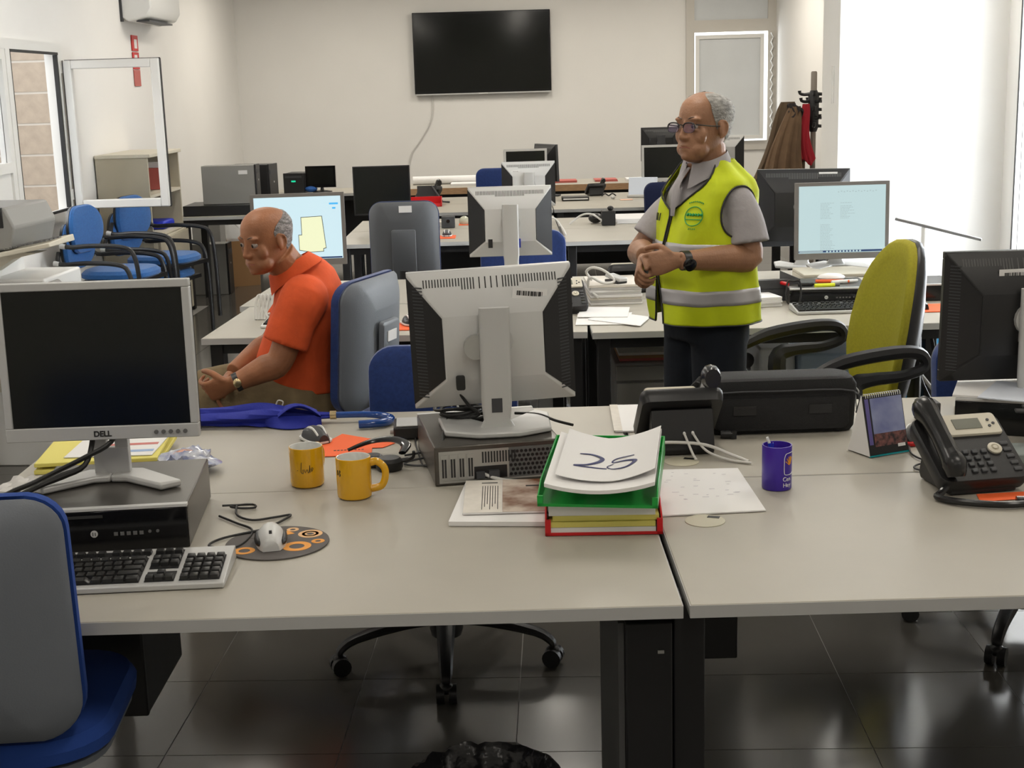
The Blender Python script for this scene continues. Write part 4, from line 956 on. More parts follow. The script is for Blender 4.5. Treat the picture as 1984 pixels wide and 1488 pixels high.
sheet('paper', 'white sheet with faint writing right of the letter trays', 'paper', [(.318, 2.845), (.545, 2.862), (.54, 3.20), (.345, 3.205)], .7315, paper_m, th=.003)
b = B(); rn = random.Random(8)
for k in range(26): x, y = rn.uniform(.34, .5), rn.uniform(2.95, 3.18); b.box(x, x + rn.uniform(.004, .016), y, y + .0012, .7357, .7359)
tag(O('faint_handwriting', b, mat('faint_ink', (.45, .42, .5), .8)), 'faint pencil marks on the sheet right of the letter trays', 'writing', kind='stuff')
def grommet(label, x, y):
    t = T('cable_grommet', label, 'cable grommet', (x, y, .7302))
    O('cap', B().lathe([(.043, 0), (.043, .0012), (.040, .0022), (.002, .0022)], n=32), mat('grommet_beige', (.50, .47, .36), .5) if 'grommet_beige' not in MATS else MATS['grommet_beige'], t)
    O('cable_slot', B().box(.008, .034, .012, .026, .0022, .0028, rz=R(-20)), blk_m, t)
grommet('round beige cable cap at the front edge of the white sheet', .405, 2.81)
grommet('round beige cable cap behind the white sheet by the phone cables', .415, 3.285)

# ---------------------------------------------------------------- desk telephones
def phone(label, loc, rz, detail=True, k=1, cord=True, deg=31):
    """front looks to local -Y, tilted body on a foot"""
    t = T('desk_phone', label, 'telephone', loc, rz); t.scale = (k, k, k)
    A = R(deg); M = Matrix.Translation((0, -.055, .018)) @ Matrix.Rotation(A, 4, 'X')
    O('body', B().loft([[(x * q, y * q + .095, z) for x, y in rrect(.20, .195, .02, 4)] for z, q in ((-.014, .97), (0, 1), (.014, 1), (.02, .97))]).xf(M), blkp_m, t)
    O('foot', B().prism_x([(-.05, 0), (.09, 0), (.10, .012), (.075, .11), (.05, .10), (.03, .03), (-.05, .012)], -.075, .075), blkp_m, t, bev=.004)
    O('display_bezel', B().loft([[(x + .028, y + .158, z) for x, y in rrect(.125 * q, .062 * q, .008, 3)] for z, q in ((.012, 1), (.024, 1), (.026, .97))]).xf(M), cream_m, t)
    O('display', B().box(-.014, .048, .143, .173, .025, .0275).xf(M), mat('lcd', (.14, .145, .11), .3) if 'lcd' not in MATS else MATS['lcd'], t)
    if detail:
        for r in range(4):
            for c_ in range(3): O('key', B().box(-.024 + c_ * .021, -.011 + c_ * .021, .02 + r * .018, .031 + r * .018, .019, .024).xf(M), dgrey_m, t, bev=.002)
        for r in range(5): O('key', B().box(.070, .088, .018 + r * .019, .028 + r * .019, .019, .023).xf(M), dgrey_m, t, bev=.002)
        O('navigation_ring', B().lathe([(.0155, .018), (.0155, .024), (.009, .026), (.0065, .022)], .052, .085, n=20).xf(M), cream_m, t)
        O('navigation_ring', B().lathe([(.005, .02), (.005, .027), (.002, .0275)], .052, .085, n=12).xf(M), cream_m, t)
        for (x, y) in ((.068, .166), (.077, .155), (.066, .148)): O('menu_key', B().cyl(M @ V((x, y, .025)), M @ V((x, y, .028)), .0035, n=10), dgrey_m, t)
    hb = B()
    pts = [(-.075, .0, .035), (-.075, .02, .05), (-.075, .05, .052), (-.075, .10, .055), (-.075, .15, .055), (-.075, .185, .05), (-.075, .205, .034)]
    hb.tube([M @ V(p) for p in pts], [.022, .031, .026, .024, .026, .032, .024], 12, 4, .8)
    O('handset', hb, blkg_m if False else MATS['handset_black'], t)
    if cord:
        O('coiled_cord', B().tube([(-.075, -.05, .03), (-.10, -.06, .012), (-.115, -.075, .008), (-.09, -.115, .008), (-.02, -.155, .008), (.04, -.16, .008), (.06, -.14, .008), (.03, -.13, .008)], .0075, 10, 8), MATS['handset_black'], t)
    return t
mat('handset_black', (.014, .014, .015), .25)
phone('black desk phone with beige display panel at the right front', (1.04, 3.0, .7315), R(9), k=1.06)
p2 = phone('black desk phone seen from behind with white cables', (.422, 3.44, .7315), R(183), detail=False, cord=False, deg=42, k=1.05)
for i, pts in enumerate([[(.425, 3.37, .80), (.43, 3.345, .785), (.445, 3.30, .745), (.452, 3.28, .735)], [(.447, 3.37, .80), (.452, 3.345, .785), (.48, 3.31, .75), (.53, 3.27, .736), (.58, 3.24, .735)]]):
    t = T('network_cable', ['white network cable from the rear of the phone into the desk cap', 'white network cable from the rear of the phone running right'][i], 'cable')
    O('cord', B().tube(pts, .0032, 8, 5), wcord_m, t); O('plug', B().tube([pts[0], pts[1]], [.0055, .004], 8), white_m, t)
tag(O('network_cable', B().tube([(.28, 3.33, .75), (.33, 3.33, .765), (.40, 3.325, .77), (.48, 3.32, .762), (.54, 3.28, .745), (.575, 3.25, .736)], .0042, 8, 5), wcord_m), 'thick white cable arching behind the green tray', 'cable')
tag(O('network_cable', B().tube([(-.085, 3.165, .765), (-.075, 3.145, .755), (-.03, 3.13, .742), (.04, 3.125, .737), (.10, 3.12, .737)], [.0065, .0045, .0045, .0045, .0045], 8, 5), wcord_m), 'white cable plugged into the middle desktop computer', 'cable')
ph3 = phone('black desk phone in the second row beside the middle monitor', (.225, 5.62, .7315), R(6), cord=False, k=.95)
phone('black desk phone in the second row left of the standing man hands', (.54, 6.2, .7315), R(184), detail=False, cord=False)
phone('small dark phone on the fourth row behind the red tray', (-.66, 11.6, .7315), R(200), detail=False, cord=False)
phone('small dark phone on the fourth row right of the silver backed monitor', (.75, 11.75, .7315), R(190), detail=False, cord=False, k=.8)

# leaflet block, bag, calendar
bn = T('notepad', 'white spiral notepad at the rear desk edge left of the phone', 'notepad', (.335, 3.74, .7315), R(-2))
O('pages', B().box(-.055, .10, -.15, .16, 0, .004), paper_m, bn); O('punched_edge', B().box(-.058, -.035, -.15, .16, .004, .005), paperw_m, bn)
bg = T('laptop_bag', 'black nylon laptop bag lying on the desk behind the phone', 'bag', (.71, 3.60, .7315), R(1))
rb = lambda z, k, kx=1: [(x * k * kx, y * k, z) for x, y in rrect(.40, .13, .03, 5)]
O('bag_body', B().loft([rb(0, .96), rb(.012, 1), rb(.08, 1.02), rb(.125, 1.0, 1.03), rb(.142, .93, 1.05), rb(.147, .8, 1.1)]), bag_m, bg)
O('front_pocket', B().loft([[(x * k, -.066 - dy, z + .055) for x, z in rrect(.36, .085, .015, 4)] for k, dy in ((1, 0), (.98, .010), (.94, .014))]), bag_m, bg)
O('pocket_label', B().box(-.13, -.07, -.0825, -.0795, .055, .08).box(-.12, -.08, -.0835, -.0815, .062, .072), blkp_m, bg)
O('pocket_label', B().box(.07, .13, -.0825, -.0795, .055, .08), blkp_m, bg)
O('zipper', B().tube([(-.195, -.069, .05), (-.19, -.072, .110), (0, -.074, .116), (.19, -.072, .110), (.198, -.069, .05)], .0022, 6, 4), dgrey_m, bg)
O('shoulder_strap', B().tube([(-.2, .02, .14), (-.225, .0, .12), (-.215, -.03, .135), (-.235, -.02, .09), (-.215, -.045, .06), (-.225, -.055, .012)], [.009] * 6, 8, 5, .4), bag_m, bg)
O('strap_ring', B().tube([(.206, -.02, .11), (.214, -.03, .10), (.214, -.02, .09), (.206, -.01, .10), (.206, -.02, .11)], .0022, 6, 3).tube([(.208, -.02, .09), (.21, -.03, .05)], .002, 6), silver_m, bg)
tag(O('binder_clip', B().cyl((.545, 3.50, .742), (.575, 3.495, .742), .011).box(.57, .585, 3.487, 3.503, .732, .752), blkp_m), 'small black roller end beside the phone and the bag', 'clip')
cl = T('desk_calendar', 'standing spiral desk calendar with a dusk town photo', 'calendar', (.915, 3.33, .7315), R(24))
Hh = .152; Wc = .118; A_ = R(14)
Mf = Matrix.Translation((0, -.042, 0)) @ Matrix.Rotation(-A_, 4, 'X')
O('front_pages', B().box(-Wc / 2, Wc / 2, -.003, .003, 0.004, Hh).xf(Mf), blkp_m, cl, bev=.001)
O('stand_board', B().box(-Wc / 2, Wc / 2, -.001, .001, 0, Hh).xf(Matrix.Translation((0, .045, 0)) @ Matrix.Rotation(R(18), 4, 'X')).box(-Wc / 2 , -Wc / 2 + .002, -.04, -.04, 0, 0), paper_m, cl)
O('side_flap', B().add([(-Wc / 2, -.042, .002), (-Wc / 2, .044, .002), (-Wc / 2, -.002, Hh - .002), (-Wc / 2 - .001, -.042, .002), (-Wc / 2 - .001, .044, .002), (-Wc / 2 - .001, -.002, Hh - .002)], [(0, 1, 2), (3, 5, 4), (0, 3, 4, 1), (1, 4, 5, 2), (2, 5, 3, 0)]), paper_m, cl)
O('sky_photo', B().box(-Wc / 2 + .018, Wc / 2 - .003, -.0042, -.003, .05, Hh - .008).xf(Mf), mat('dusk_sky', (.15, .17, .36), .5, noise_scale=10, col2=(.34, .38, .55)), cl)
O('town_photo', B().box(-Wc / 2 + .018, Wc / 2 - .003, -.0043, -.003, .024, .056).xf(Mf), mat('dusk_town', (.02, .015, .02), .5, noise_scale=90, col2=(.22, .09, .08)), cl)
O('month_strip', B().box(-Wc / 2 + .002, -Wc / 2 + .013, -.0042, -.003, .03, Hh - .008).xf(Mf), mat('calendar_violet', (.12, .1, .3), .5), cl)
O('teal_edge', B().box(-Wc / 2, Wc / 2, -.0036, .003, .0, .004).xf(Mf), mat('teal', (.0, .25, .28), .5), cl)
O('white_logo', B().box(.028, .05, -.0045, -.003, .017, .025).xf(Mf), paper_m, cl)
sp = B()
for k in range(17):
    x = -Wc / 2 + .006 + k * .0066; sp.tube([Mf @ V((x, -.005, Hh - .006)), Mf @ V((x, -.005, Hh + .003)), Mf @ V((x, .004, Hh + .004)), Mf @ V((x, .006, Hh - .006))], .0008, 5, 2)
q = O('spiral_rings', sp, white_m, cl); q['kind'] = 'stuff'
# right edge: papers and binder on the dark computer
pp = T('paper_pile', 'loose white and peach printed papers on the dark box computer', 'papers', (1.30, 3.44, .825), R(-22))
O('bottom_sheets', B().box(-.16, .2, .0, .33, 0, .006), paper_m, pp)
O('leaning_sheet', B().box(-.08, .24, -.06, .16, .007, .010, rz=R(-10)), mat('bluish_paper', (.62, .66, .74), .8), pp)
O('colour_print', B().box(.0, .2, .13, .3, .0105, .0125, rz=R(12)), paper_m, pp)
O('peach_block', B().box(.03, .17, .17, .26, .0125, .013, rz=R(12)), mat('peach_print', (.75, .48, .36), .8), pp)
O('green_block', B().box(.04, .16, .15, .172, .0125, .0131, rz=R(12)), mat('pale_green_print', (.5, .68, .58), .8), pp)
t = T('ring_binder', 'dark flat binder under the papers at the right edge', 'binder', (1.36, 3.28, .829), R(-14))
O('binder_cover', B().box(-.1, .2, .0, .03, .006, .012).box(-.12, .18, -.03, .0, .002, .008), blkp_m, t, bev=.003)
t = T('label_sticker', 'cream inventory label on the front of the dark box computer', 'label', (1.20, 3.485, .755), R(-22))
O('label_paper', B().box(-.045, -.005, -.004, -.002, .0, .045), paperw_m, t); O('label_print', B().box(-.035, -.015, -.0048, -.004, .012, .028), vents_m, t)
tag(O('network_switch', B().box(1.12, 1.30, 3.17, 3.28, .731, .757, rz=R(-6)), mat('greenish_grey', (.22, .25, .24), .5), bev=.004), 'low grey green box behind the right desk phone', 'box')
tag(O('desk_clock', B().box(1.10, 1.155, 3.60, 3.66, .731, .785).box(1.105, 1.15, 3.595, 3.60, .745, .775), vents_m, bev=.004), 'small grey box left of the dark box computer', 'box')
sheet('leaflet', 'orange leaflet under the right desk phone', 'paper', [(1.02, 2.885), (1.14, 2.90), (1.15, 2.95), (1.03, 2.94)], .7315, orange_m)
tag(O('red_stamp', B().box(1.055, 1.10, 3.385, 3.42, .731, .75).box(.985, 1.02, 3.36, 3.385, .731, .742), red_m, bev=.003), 'red tag behind the right desk phone', 'tag')
tag(O('mouse_cable', B().tube([(1.0, 3.36, .735), (.985, 3.28, .7345), (1.0, 3.22, .7345), (1.04, 3.18, .7345)], .0024, 6, 5), cord_m), 'thin black mouse cable left of the right desk phone', 'cable')
tag(O('mouse_cable', B().tube([(1.04, 3.13, .7345), (.97, 3.135, .7345), (.955, 3.16, .7345), (.98, 3.19, .7345), (1.03, 3.185, .7345)], .0024, 6, 5), dgrey_m), 'grey cable loop left of the right desk phone', 'cable')

# near left folders, sweets bag, cables
yf = T('folder_pile', 'yellow folders with papers behind the near left computer', 'folders', (-1.06, 3.30, .7315), R(4))
O('lower_folder', B().box(-.13, .16, -.02, .28, .0, .012), paper_m, yf); O('yellow_folder', B().box(-.13, .17, -.01, .30, .013, .024), yel_m, yf, bev=.002)
O('yellow_folder', B().box(-.135, .165, .0, .31, .030, .040, rz=R(2)), yel_m, yf, bev=.002)
O('white_sheet', B().box(-.06, .16, .03, .27, .041, .043, rz=R(-3)), paper_m, yf)
O('red_print', B().box(.02, .15, .13, .15, .043, .0436).box(.04, .15, .2, .22, .043, .0436), MATS['faded_red'], yf); O('blue_print', B().box(.06, .15, .06, .08, .043, .0436), mat('pale_blue_print', (.3, .42, .65), .7), yf)
O('yellow_note', B().box(-.10, -.05, -.03, .01, .013, .0145), yel_m, yf)
sb = T('sweets_bag', 'crumpled clear sweets bag printed in blue beside the monitor stand', 'bag', (-.80, 3.33, .7315), R(-20))
cr = B(); rn = random.Random(3); rings = []
for i in range(12):
    u = i / 11; r = .075 * math.sin(PI * (.12 + .76 * u)) ** .5
    rings.append([(-.02 + r * math.cos(a) * (1 + .25 * math.sin(5 * a + 3 * u)), .1 * (u - .5), max(0, .022 + .024 * math.sin(a) * (1 + .35 * math.sin(7 * a + 9 * u)))) for a in [2 * PI * j / 28 for j in range(28)]])
O('plastic_film', cr.loft(rings), mat('sweets_print', (.65, .66, .7), .2, noise_scale=34, col2=(.22, .25, .42), coat=.5), sb)
O('sweets', B().ball((-.03, 0, .03), (.035, .035, .022), 12, 8), mat('sweets_inside', (.45, .22, .16), .4, noise_scale=60, noise_amt=.6), sb)
tag(O('crumpled_film', B().sheet(lambda u, v: (-1.24 + .12 * u, 3.14 + .14 * v, .735 + .012 * abs(math.sin(9 * u + 4 * v))), 8, 8, .001), mat('film_white', (.6, .58, .55), .3, alpha=.8)), 'crumpled clear film below the yellow folders', 'film')
cb2 = T('usb_cable_coil', 'small coiled black cable at the side of the near left computer', 'cable', (-.625, 2.99, .7345))
O('cord', B().tube([(-.04, 0, .006), (0, .012, .003), (.03, .01, .003), (.035, -.012, .003), (.005, -.02, .005), (-.02, -.008, .006), (.01, .004, .006), (.03, -.004, .008)], .0026, 6, 5), cord_m, cb2)
tag(O('mouse_cable', B().tube([(-.63, 2.98, .742), (-.62, 2.93, .736), (-.58, 2.895, .7345), (-.535, 2.91, .7345), (-.50, 2.925, .7345), (-.515, 2.88, .7345), (-.54, 2.83, .7345), (-.535, 2.79, .74)], .0026, 6, 6), cord_m), 'thin black mouse cable running to the silver mouse', 'cable')
tag(O('keyboard_cable', B().tube([(-.66, 2.93, .735), (-.61, 2.875, .7345), (-.57, 2.83, .7345), (-.565, 2.77, .7345), (-.585, 2.71, .7345), (-.64, 2.725, .7345), (-.62, 2.775, .7345), (-.54, 2.815, .7372), (-.505, 2.80, .7375)], .0026, 6, 6), cord_m), 'black cable looping over the round mouse pad', 'cable')
# cables around middle monitor
t = T('cable_bundle', 'tangle of black power cables at the foot of the middle monitor', 'cables', (-.115, 3.37, .829))
for k in range(5):
    r1, r2 = .055 + .008 * math.sin(k * 2), .03 + .006 * k % .02
    O('cord', B().tube([(r1 * math.cos(a) - .01 * k * .5, r2 * math.sin(a) + .01, .007 + .007 * k + .004 * math.sin(a * 2 + k)) for a in [2 * PI * j / 12 + k for j in range(13)]], .0042, 7, 3), cord_m, t)
O('cable_tie', B().tube([(-.04, .0, .04), (-.03, .01, .048), (-.02, .0, .03)], .003, 6, 3), white_m, t)
O('cord', B().tube([(-.05, -.01, .01), (-.055, -.16, .0), (-.045, -.19, -.03), (-.02, -.215, -.09), (.03, -.225, -.094), (.10, -.235, -.093)], .0042, 8, 6), cord_m, t)
O('cord', B().tube([(.12, .03, .01), (.18, .0, .012), (.22, -.07, .012), (.26, -.12, .012)], .0036, 8, 6), cord_m, t)
tag(O('power_cable', B().tube([(-.142, 3.29, .955), (-.135, 3.31, .925), (-.11, 3.33, .88), (-.085, 3.33, .855), (-.13, 3.35, .84)], [.006, .004, .004, .0045, .0045], 8, 6), cord_m), 'black power cable hanging from the back of the middle monitor', 'cable')
tag(O('loose_cable', B().tube([(.17, 3.42, .735), (.20, 3.44, .736), (.235, 3.43, .738), (.25, 3.40, .7355), (.28, 3.41, .736), (.30, 3.37, .7355), (.29, 3.33, .7355)], .0026, 6, 5), cord_m), 'thin black cable right of the middle desktop computer', 'cable')

# ---------------------------------------------------------------- second row things
pile('thick stack of grey white papers with a stapler on top', (.455, 5.79, .7315), R(2), .22, .30, .085, [paper_m, mat('grey_paper', (.46, .45, .44), .8), paperw_m, paper_m, MATS['grey_paper']], n=8, seed=11)
tag(O('white_cable_loop', B().tube([(.36, 5.95, .82), (.335, 5.9, .86), (.36, 5.85, .885), (.41, 5.84, .87), (.45, 5.82, .83), (.40, 5.80, .825), (.345, 5.8, .85), (.34, 5.82, .80), (.375, 5.76, .77)], .006, 8, 6), wcord_m), 'white looped cable on the thick paper stack', 'cable')
t = T('stapler', 'small black stapler on top of the thick paper stack', 'stapler', (.455, 5.86, .8165), R(30))
O('stapler_base', B().box(-.02, .03, -.05, .05, 0, .012), blkp_m, t, bev=.003); O('stapler_arm', B().box(-.018, .028, -.055, .05, .014, .03, rx=R(6)), silver_m, t, bev=.004)
for i, (pts, lb) in enumerate([([(.255, 5.30), (.46, 5.28), (.50, 5.56), (.28, 5.60)], 'white sheets lying left of the standing man, lower one'), ([(.31, 5.40), (.50, 5.22), (.56, 5.42), (.38, 5.62)], 'white sheet lying askew at the desk edge near the standing man'), ([(.27, 5.45), (.47, 5.42), (.5, 5.66), (.30, 5.70)], 'white sheet under the thick paper stack')]):
    sheet('paper', lb, 'paper', pts, .7315 + .003 * i, paper_m, th=.0025)
pile('white papers on the desk right of the standing man', (1.02, 5.6, .7315), R(12), .22, .3, .04, paper_m, n=5, seed=2)
tag(O('black_cable_coil', B().tube([(1.16 + .03 * math.cos(a), 5.55, .80 + .055 * math.sin(a) + .01 * math.sin(3 * a)) for a in [.2 * k for k in range(60)]], .004, 6, 2), cord_m), 'coil of black cable beside the text document computer', 'cable')
t = T('wire_tray', 'black wire desk tray between standing man and lit document screen', 'tray', (1.10, 5.9, .7315), R(6))
O('mesh_floor', B().box(-.12, .12, -.14, .14, .05, .054), dgrey_m, t); O('mesh_side', B().box(-.12, .12, -.14, -.136, .0, .09).box(-.12, -.117, -.14, .14, 0, .09).box(.117, .12, -.14, .14, 0, .09), dgrey_m, t)
t = T('cream_shelf', 'cream shelf tray under the text document monitor', 'shelf', (1.48, 5.99, .7315))
O('shelf_top', B().box(-.19, .19, -.03, .22, .066, .08), cream_m, t, bev=.003); O('shelf_leg', B().box(-.19, -.16, -.03, .22, 0, .066), cream_m, t); O('shelf_leg', B().box(.16, .19, -.03, .22, 0, .066), cream_m, t)
for i, (x0, y0, L, a, m_, lb) in enumerate([(1.27, 5.66, .085, 4, mat('highlighter_yellow', (.75, .8, .03), .4), 'yellow highlighter pen on the flat computer by the lime chair'), (1.17, 5.72, .06, 110, red_m, 'red pen cap on the flat computer by the lime chair'), (1.21, 5.70, .06, 0, blkp_m, 'black marker pen on the flat computer by the lime chair'), (1.36, 5.74, .10, 15, white_m, 'white pen on the flat computer by the lime chair'), (1.30, 5.78, .12, -10, orange_m, 'orange pen on the flat computer by the lime chair')]):
    t = T('marker_pen', lb, 'pen', (x0, y0, .808), R(a)); O('barrel', B().cyl((0, 0, 0), (L, 0, 0), .008, n=10), m_, t); O('cap', B().cyl((L, 0, 0), (L + .02, 0, 0), .0065, n=10), m_ if i != 0 else vents_m, t)
tag(O('crumpled_tissue', B().ball((1.38, 5.84, .815), (.06, .04, .018), 14, 8), paper_m), 'white crumpled tissue on the flat computer', 'tissue')
dl = T('desk_lamp', 'white desk lamp with a long slanting grey bar head', 'lamp', (1.90, 6.33, PZ))
O('lamp_base', B().lathe([(.085, 0), (.09, .006), (.085, .018), (.02, .022)], n=28), white_m, dl); O('pole', B().cyl((.02, 0, .01), (.02, 0, .235), .012, n=12), white_m, dl)
O('bar_head', B().box(-.115, .295, -.015, .015, -.007, .007).xf(Matrix.Translation((.0, 0, .245)) @ Matrix.Rotation(R(15), 4, 'Y')), plant_m, dl, bev=.003)
dl.scale = (1, 1, 1)
t = T('white_speaker', 'white rounded speaker behind the lime chair', 'speaker', (1.70, 6.1, .7315)); O('shell', B().lathe([(.05, 0), (.052, .02), (.045, .12), (.03, .17), (.01, .18)], n=20), white_m, t); O('speaker_base', B().box(-.02, .16, -.06, .06, 0, .02), white_m, t, bev=.006)
t = T('candy_cane_figurine', 'little white and red ornament beside the desk lamp', 'ornament', (1.845, 6.2, .7315)); O('ornament_body', B().lathe([(.018, 0), (.02, .05), (.012, .07)], n=14), red_m, t); O('ornament_head', B().ball((0, 0, .09), .02).ball((.02, 0, .1), .008), white_m, t)
pile('white papers around the desk lamp base', (1.78, 6.42, .7315), R(0), .26, .2, .012, paper_m, n=3, seed=12)
du = T('drawer_unit', 'grey drawer unit under the desk left of the standing man', 'drawer unit', (.42, 5.45, 0))
O('cabinet_body', B().box(0, .42, .02, .5, .04, .54), pcgrey_m, du, bev=.004)
for z0_, z1_ in ((.05, .25), (.26, .46), (.47, .53)):
    d = O('drawer', B().box(.005, .415, 0, .02, z0_, z1_), pcgrey_m, du, bev=.003)
    if z1_ - z0_ > .1: O('drawer_handle', B().tube([(.17, -.001, z1_ - .06), (.18, -.012, z1_ - .065), (.25, -.012, z1_ - .065), (.26, -.001, z1_ - .06)], .004, 6, 3), vents_m, d)
pile('magazines with reddish covers lying on the grey drawer unit', (.62, 5.5, .542), R(0), .36, .3, .035, [MATS['faded_red'], card_m, paperw_m], n=3, seed=6)
t = T('under_desk_box', 'small pale blue box on the floor under the text document desk', 'box', (1.42, 5.75, 0)); O('box_body', B().box(-.19, .17, 0, .35, 0, .5), mat('pale_blue_plastic', (.34, .43, .52), .5), t, bev=.01)
t = T('white_file_box', 'pale file box on the floor beside the pale blue box', 'box', (1.17, 5.80, 0)); O('box_body', B().box(-.1, .055, 0, .35, 0, .52), white_m, t, bev=.01)
t = T('blue_printed_box', 'box with blue print under the desk near the right edge', 'box', (1.80, 5.9, 0), R(20)); O('box_body', B().box(-.14, .14, 0, .3, 0, .60), cyan_m, t, bev=.004); O('white_top', B().box(-.141, .141, -.001, .301, .52, .601), paper_m, t)
t = T('chair_stand', 'grey post with round knob under the desk beside the standing man', 'post', (1.03, 5.9, 0)); O('post', B().cyl((0, 0, 0), (0, 0, .42), .02), plant_m, t); O('knob', B().ball((0, 0, .45), .035), vents_m, t)
for i, pts in enumerate([[(1.50, 5.5, .66), (1.58, 5.45, .56), (1.66, 5.42, .46), (1.72, 5.4, .38)], [(1.38, 4.9, .42), (1.50, 4.9, .45), (1.62, 5.0, .52), (1.7, 5.3, .56)], [(1.36, 4.95, .36), (1.48, 4.9, .28), (1.64, 4.9, .25)]]):
    tag(O('cable', B().tube(pts, .008, 8, 6), wcord_m), ['pale cable hanging steeply under the right desk', 'pale cable rising to the right behind the lime chair', 'lowest pale cable behind the lime chair'][i], 'cable')
for i, pts in enumerate([[(1.64, 5.3, .70), (1.66, 5.25, .55), (1.70, 5.25, .42), (1.66, 5.25, .36)], [(1.60, 5.3, .70), (1.61, 5.3, .5), (1.68, 5.28, .35), (1.75, 5.28, .28)]]):
    tag(O('cable', B().tube(pts, .007, 8, 6), cord_m), ['black cable hanging under the right desk near the blue printed box', 'second black cable under the right desk, further left'][i], 'cable')
tag(O('bin_bag', B().loft([[(1.50 + .0 * z + (r * math.cos(a)) * (1 + .12 * math.sin(5 * a)), 4.35 + r * .7 * math.sin(a) * (1 + .1 * math.sin(6 * a)), z) for a in [2 * PI * j / 26 for j in range(26)]] for z, r in ((.0, .13), (.1, .16), (.35, .13), (.55, .09), (.68, .055), (.76, .02))]), clear_m), 'translucent plastic bag standing behind the right desk', 'bag')
# the man's desk
t = T('pen_tangle', 'bundle of white cables and plugs on the desk of the man in orange', 'cables', (-1.03, 5.66, .7315))
for k in range(5): O('cord', B().tube([(-.03 + .012 * k, 0, .0), (-.03 + .016 * k, .02, .06), (-.015 + .016 * k, .03, .10), (.0 + .014 * k, .02, .05), (.02, 0, .01)], .006, 7, 4), wcord_m, t)

# third and fourth row
t = T('black_cube', 'black cube with a knob on the third row desk', 'box', (.675, 9.2, PZ)); O('cube_body', B().box(-.045, .045, -.045, .045, 0, .095), blkp_m, t, bev=.003); O('knob', B().ball((.015, 0, .11), (.022, .022, .016)), blkp_m, t)
tag(O('black_pouch', B().ball((.60, 9.35, .765), (.05, .06, .034)), blkp_m), 'small black pouch left of the black cube', 'pouch')
tag(O('white_cable', B().tube([(.42, 9.3, .735), (.50, 9.3, .79), (.57, 9.25, .80), (.635, 9.18, .76)], .007, 7, 6), wcord_m), 'white cable arching to the black cube', 'cable')
tag(O('white_cable', B().tube([(.22, 8.9, .80), (.30, 8.9, .815), (.35, 8.85, .76), (.365, 8.6, .735)], .006, 7, 6), wcord_m), 'white cable right of the second row silver monitor', 'cable')
tag(O('black_cable', B().tube([(.345, 9.1, .735), (.34, 8.3, .736), (.336, 8.24, .72), (.335, 8.23, .3)], .007, 7, 5), cord_m), 'black cable running down the third row desk seam', 'cable')
pile('white paper pile on the third row beside the standing man', (.89, 9.25, .7315), R(0), .30, .40, .03, paper_m, n=3, seed=3)
t = T('camera_box', 'small dark square box with a lens on the third row', 'box', (-.40, 9.32, PZ)); O('box_body', B().box(-.045, .045, -.03, .03, 0, .075), dgrey_m, t, bev=.003); O('lens', B().cyl((0, -.032, .045), (0, -.028, .045), .012), blkg_m, t)
tag(O('dome_clock', B().ball((-.297, 9.52, .734 + .02), (.037, .037, .035), 16, 10), mat('dome_glass', (.5, .5, .38), .2)), 'small pale dome paperweight on its orange pad', 'paperweight')
pile('small paper block at the third row desk corner', (-.49, 9.4, .7315), R(8), .09, .15, .03, paperw_m, n=2, seed=3)
t = tray('red letter tray on the fourth row desk', (-.66, 11.05, .7315), R(2), red_m, w=.28, d=.3, h=.06)
t = T('picture_frame', 'black folding stand leaning behind the red tray on the fourth row', 'stand', (-.60, 11.45, PZ)); O('panel', B().box(-.14, .02, 0, .02, 0, .14, rx=R(-20)), blkp_m, t); O('prop', B().tube([(-.02, 0, .14), (.07, -.05, .01), (.13, -.05, .005)], .008, 6), dgrey_m, t)
t = T('laptop', 'white laptop open on the fourth row beside the standing man', 'laptop', (1.13, 11.45, PZ), R(-14)); O('base', B().box(-.12, .12, -.08, .08, 0, .02), silver_m, t, bev=.004); O('lid', B().box(-.12, .12, .0, .012, 0, .16, rx=R(-14)), mat('laptop_lid', (.62, .68, .78), .3), t, bev=.004)
t = T('keyboard', 'dark keyboard tray on the fourth row right of the small monitor', 'keyboard', (.56, 11.3, PZ)); O('case', B().box(-.11, .11, -.08, .08, 0, .03), blkp_m, t, bev=.004); O('white_strip', B().box(-.10, .10, -.083, -.04, .01, .02), white_m, t)
t = T('glasses', 'black spectacles on the fourth row desk', 'glasses', (.85, 11.5, PZ)); O('frame', B().tube([(-.06, 0, .01), (-.03, .0, .03), (.0, 0, .012), (.03, 0, .03), (.06, 0, .01)], .006, 6, 3), blkp_m, t)
for i, (x, ww, m_) in enumerate([(-.35, .5, paper_m), (.55, .35, MATS['faded_red']), (.95, .3, MATS['faded_red']), (.0, .3, paper_m), (1.25, .3, paper_m)]):
    pile(['white rolled plans on the far beech edged table, leftmost', 'reddish folder on the far beech edged table behind the small dark phone', 'reddish folder on the far beech edged table near the white laptop', 'white papers on the far beech edged table behind the silver backed monitor', 'white papers on the far beech edged table, rightmost'][i], (x, 13.1, .7505), 0, ww * .7, .25, .02, m_, n=2, seed=i)
tag(O('plan_roll', B().cyl((-.9, 13.4, .79), (.15, 13.4, .79), .04), paper_m), 'long white paper roll on the far beech edged table', 'paper roll')
tag(O('pink_note', B().box(.92, 1.02, 11.15, 11.24, .731, .734), MATS['peach_print']), 'pink note on the fourth row desk near the laptop', 'note')
tag(O('small_clip', B().ball((.87, 11.3, .745), (.02, .015, .014)), silver_m), 'small silver gadget on the fourth row desk', 'gadget')
tag(O('grey_box', B().box(1.12, 1.28, 9.85, 9.99, .0, .0), pcgrey_m)) if False else None

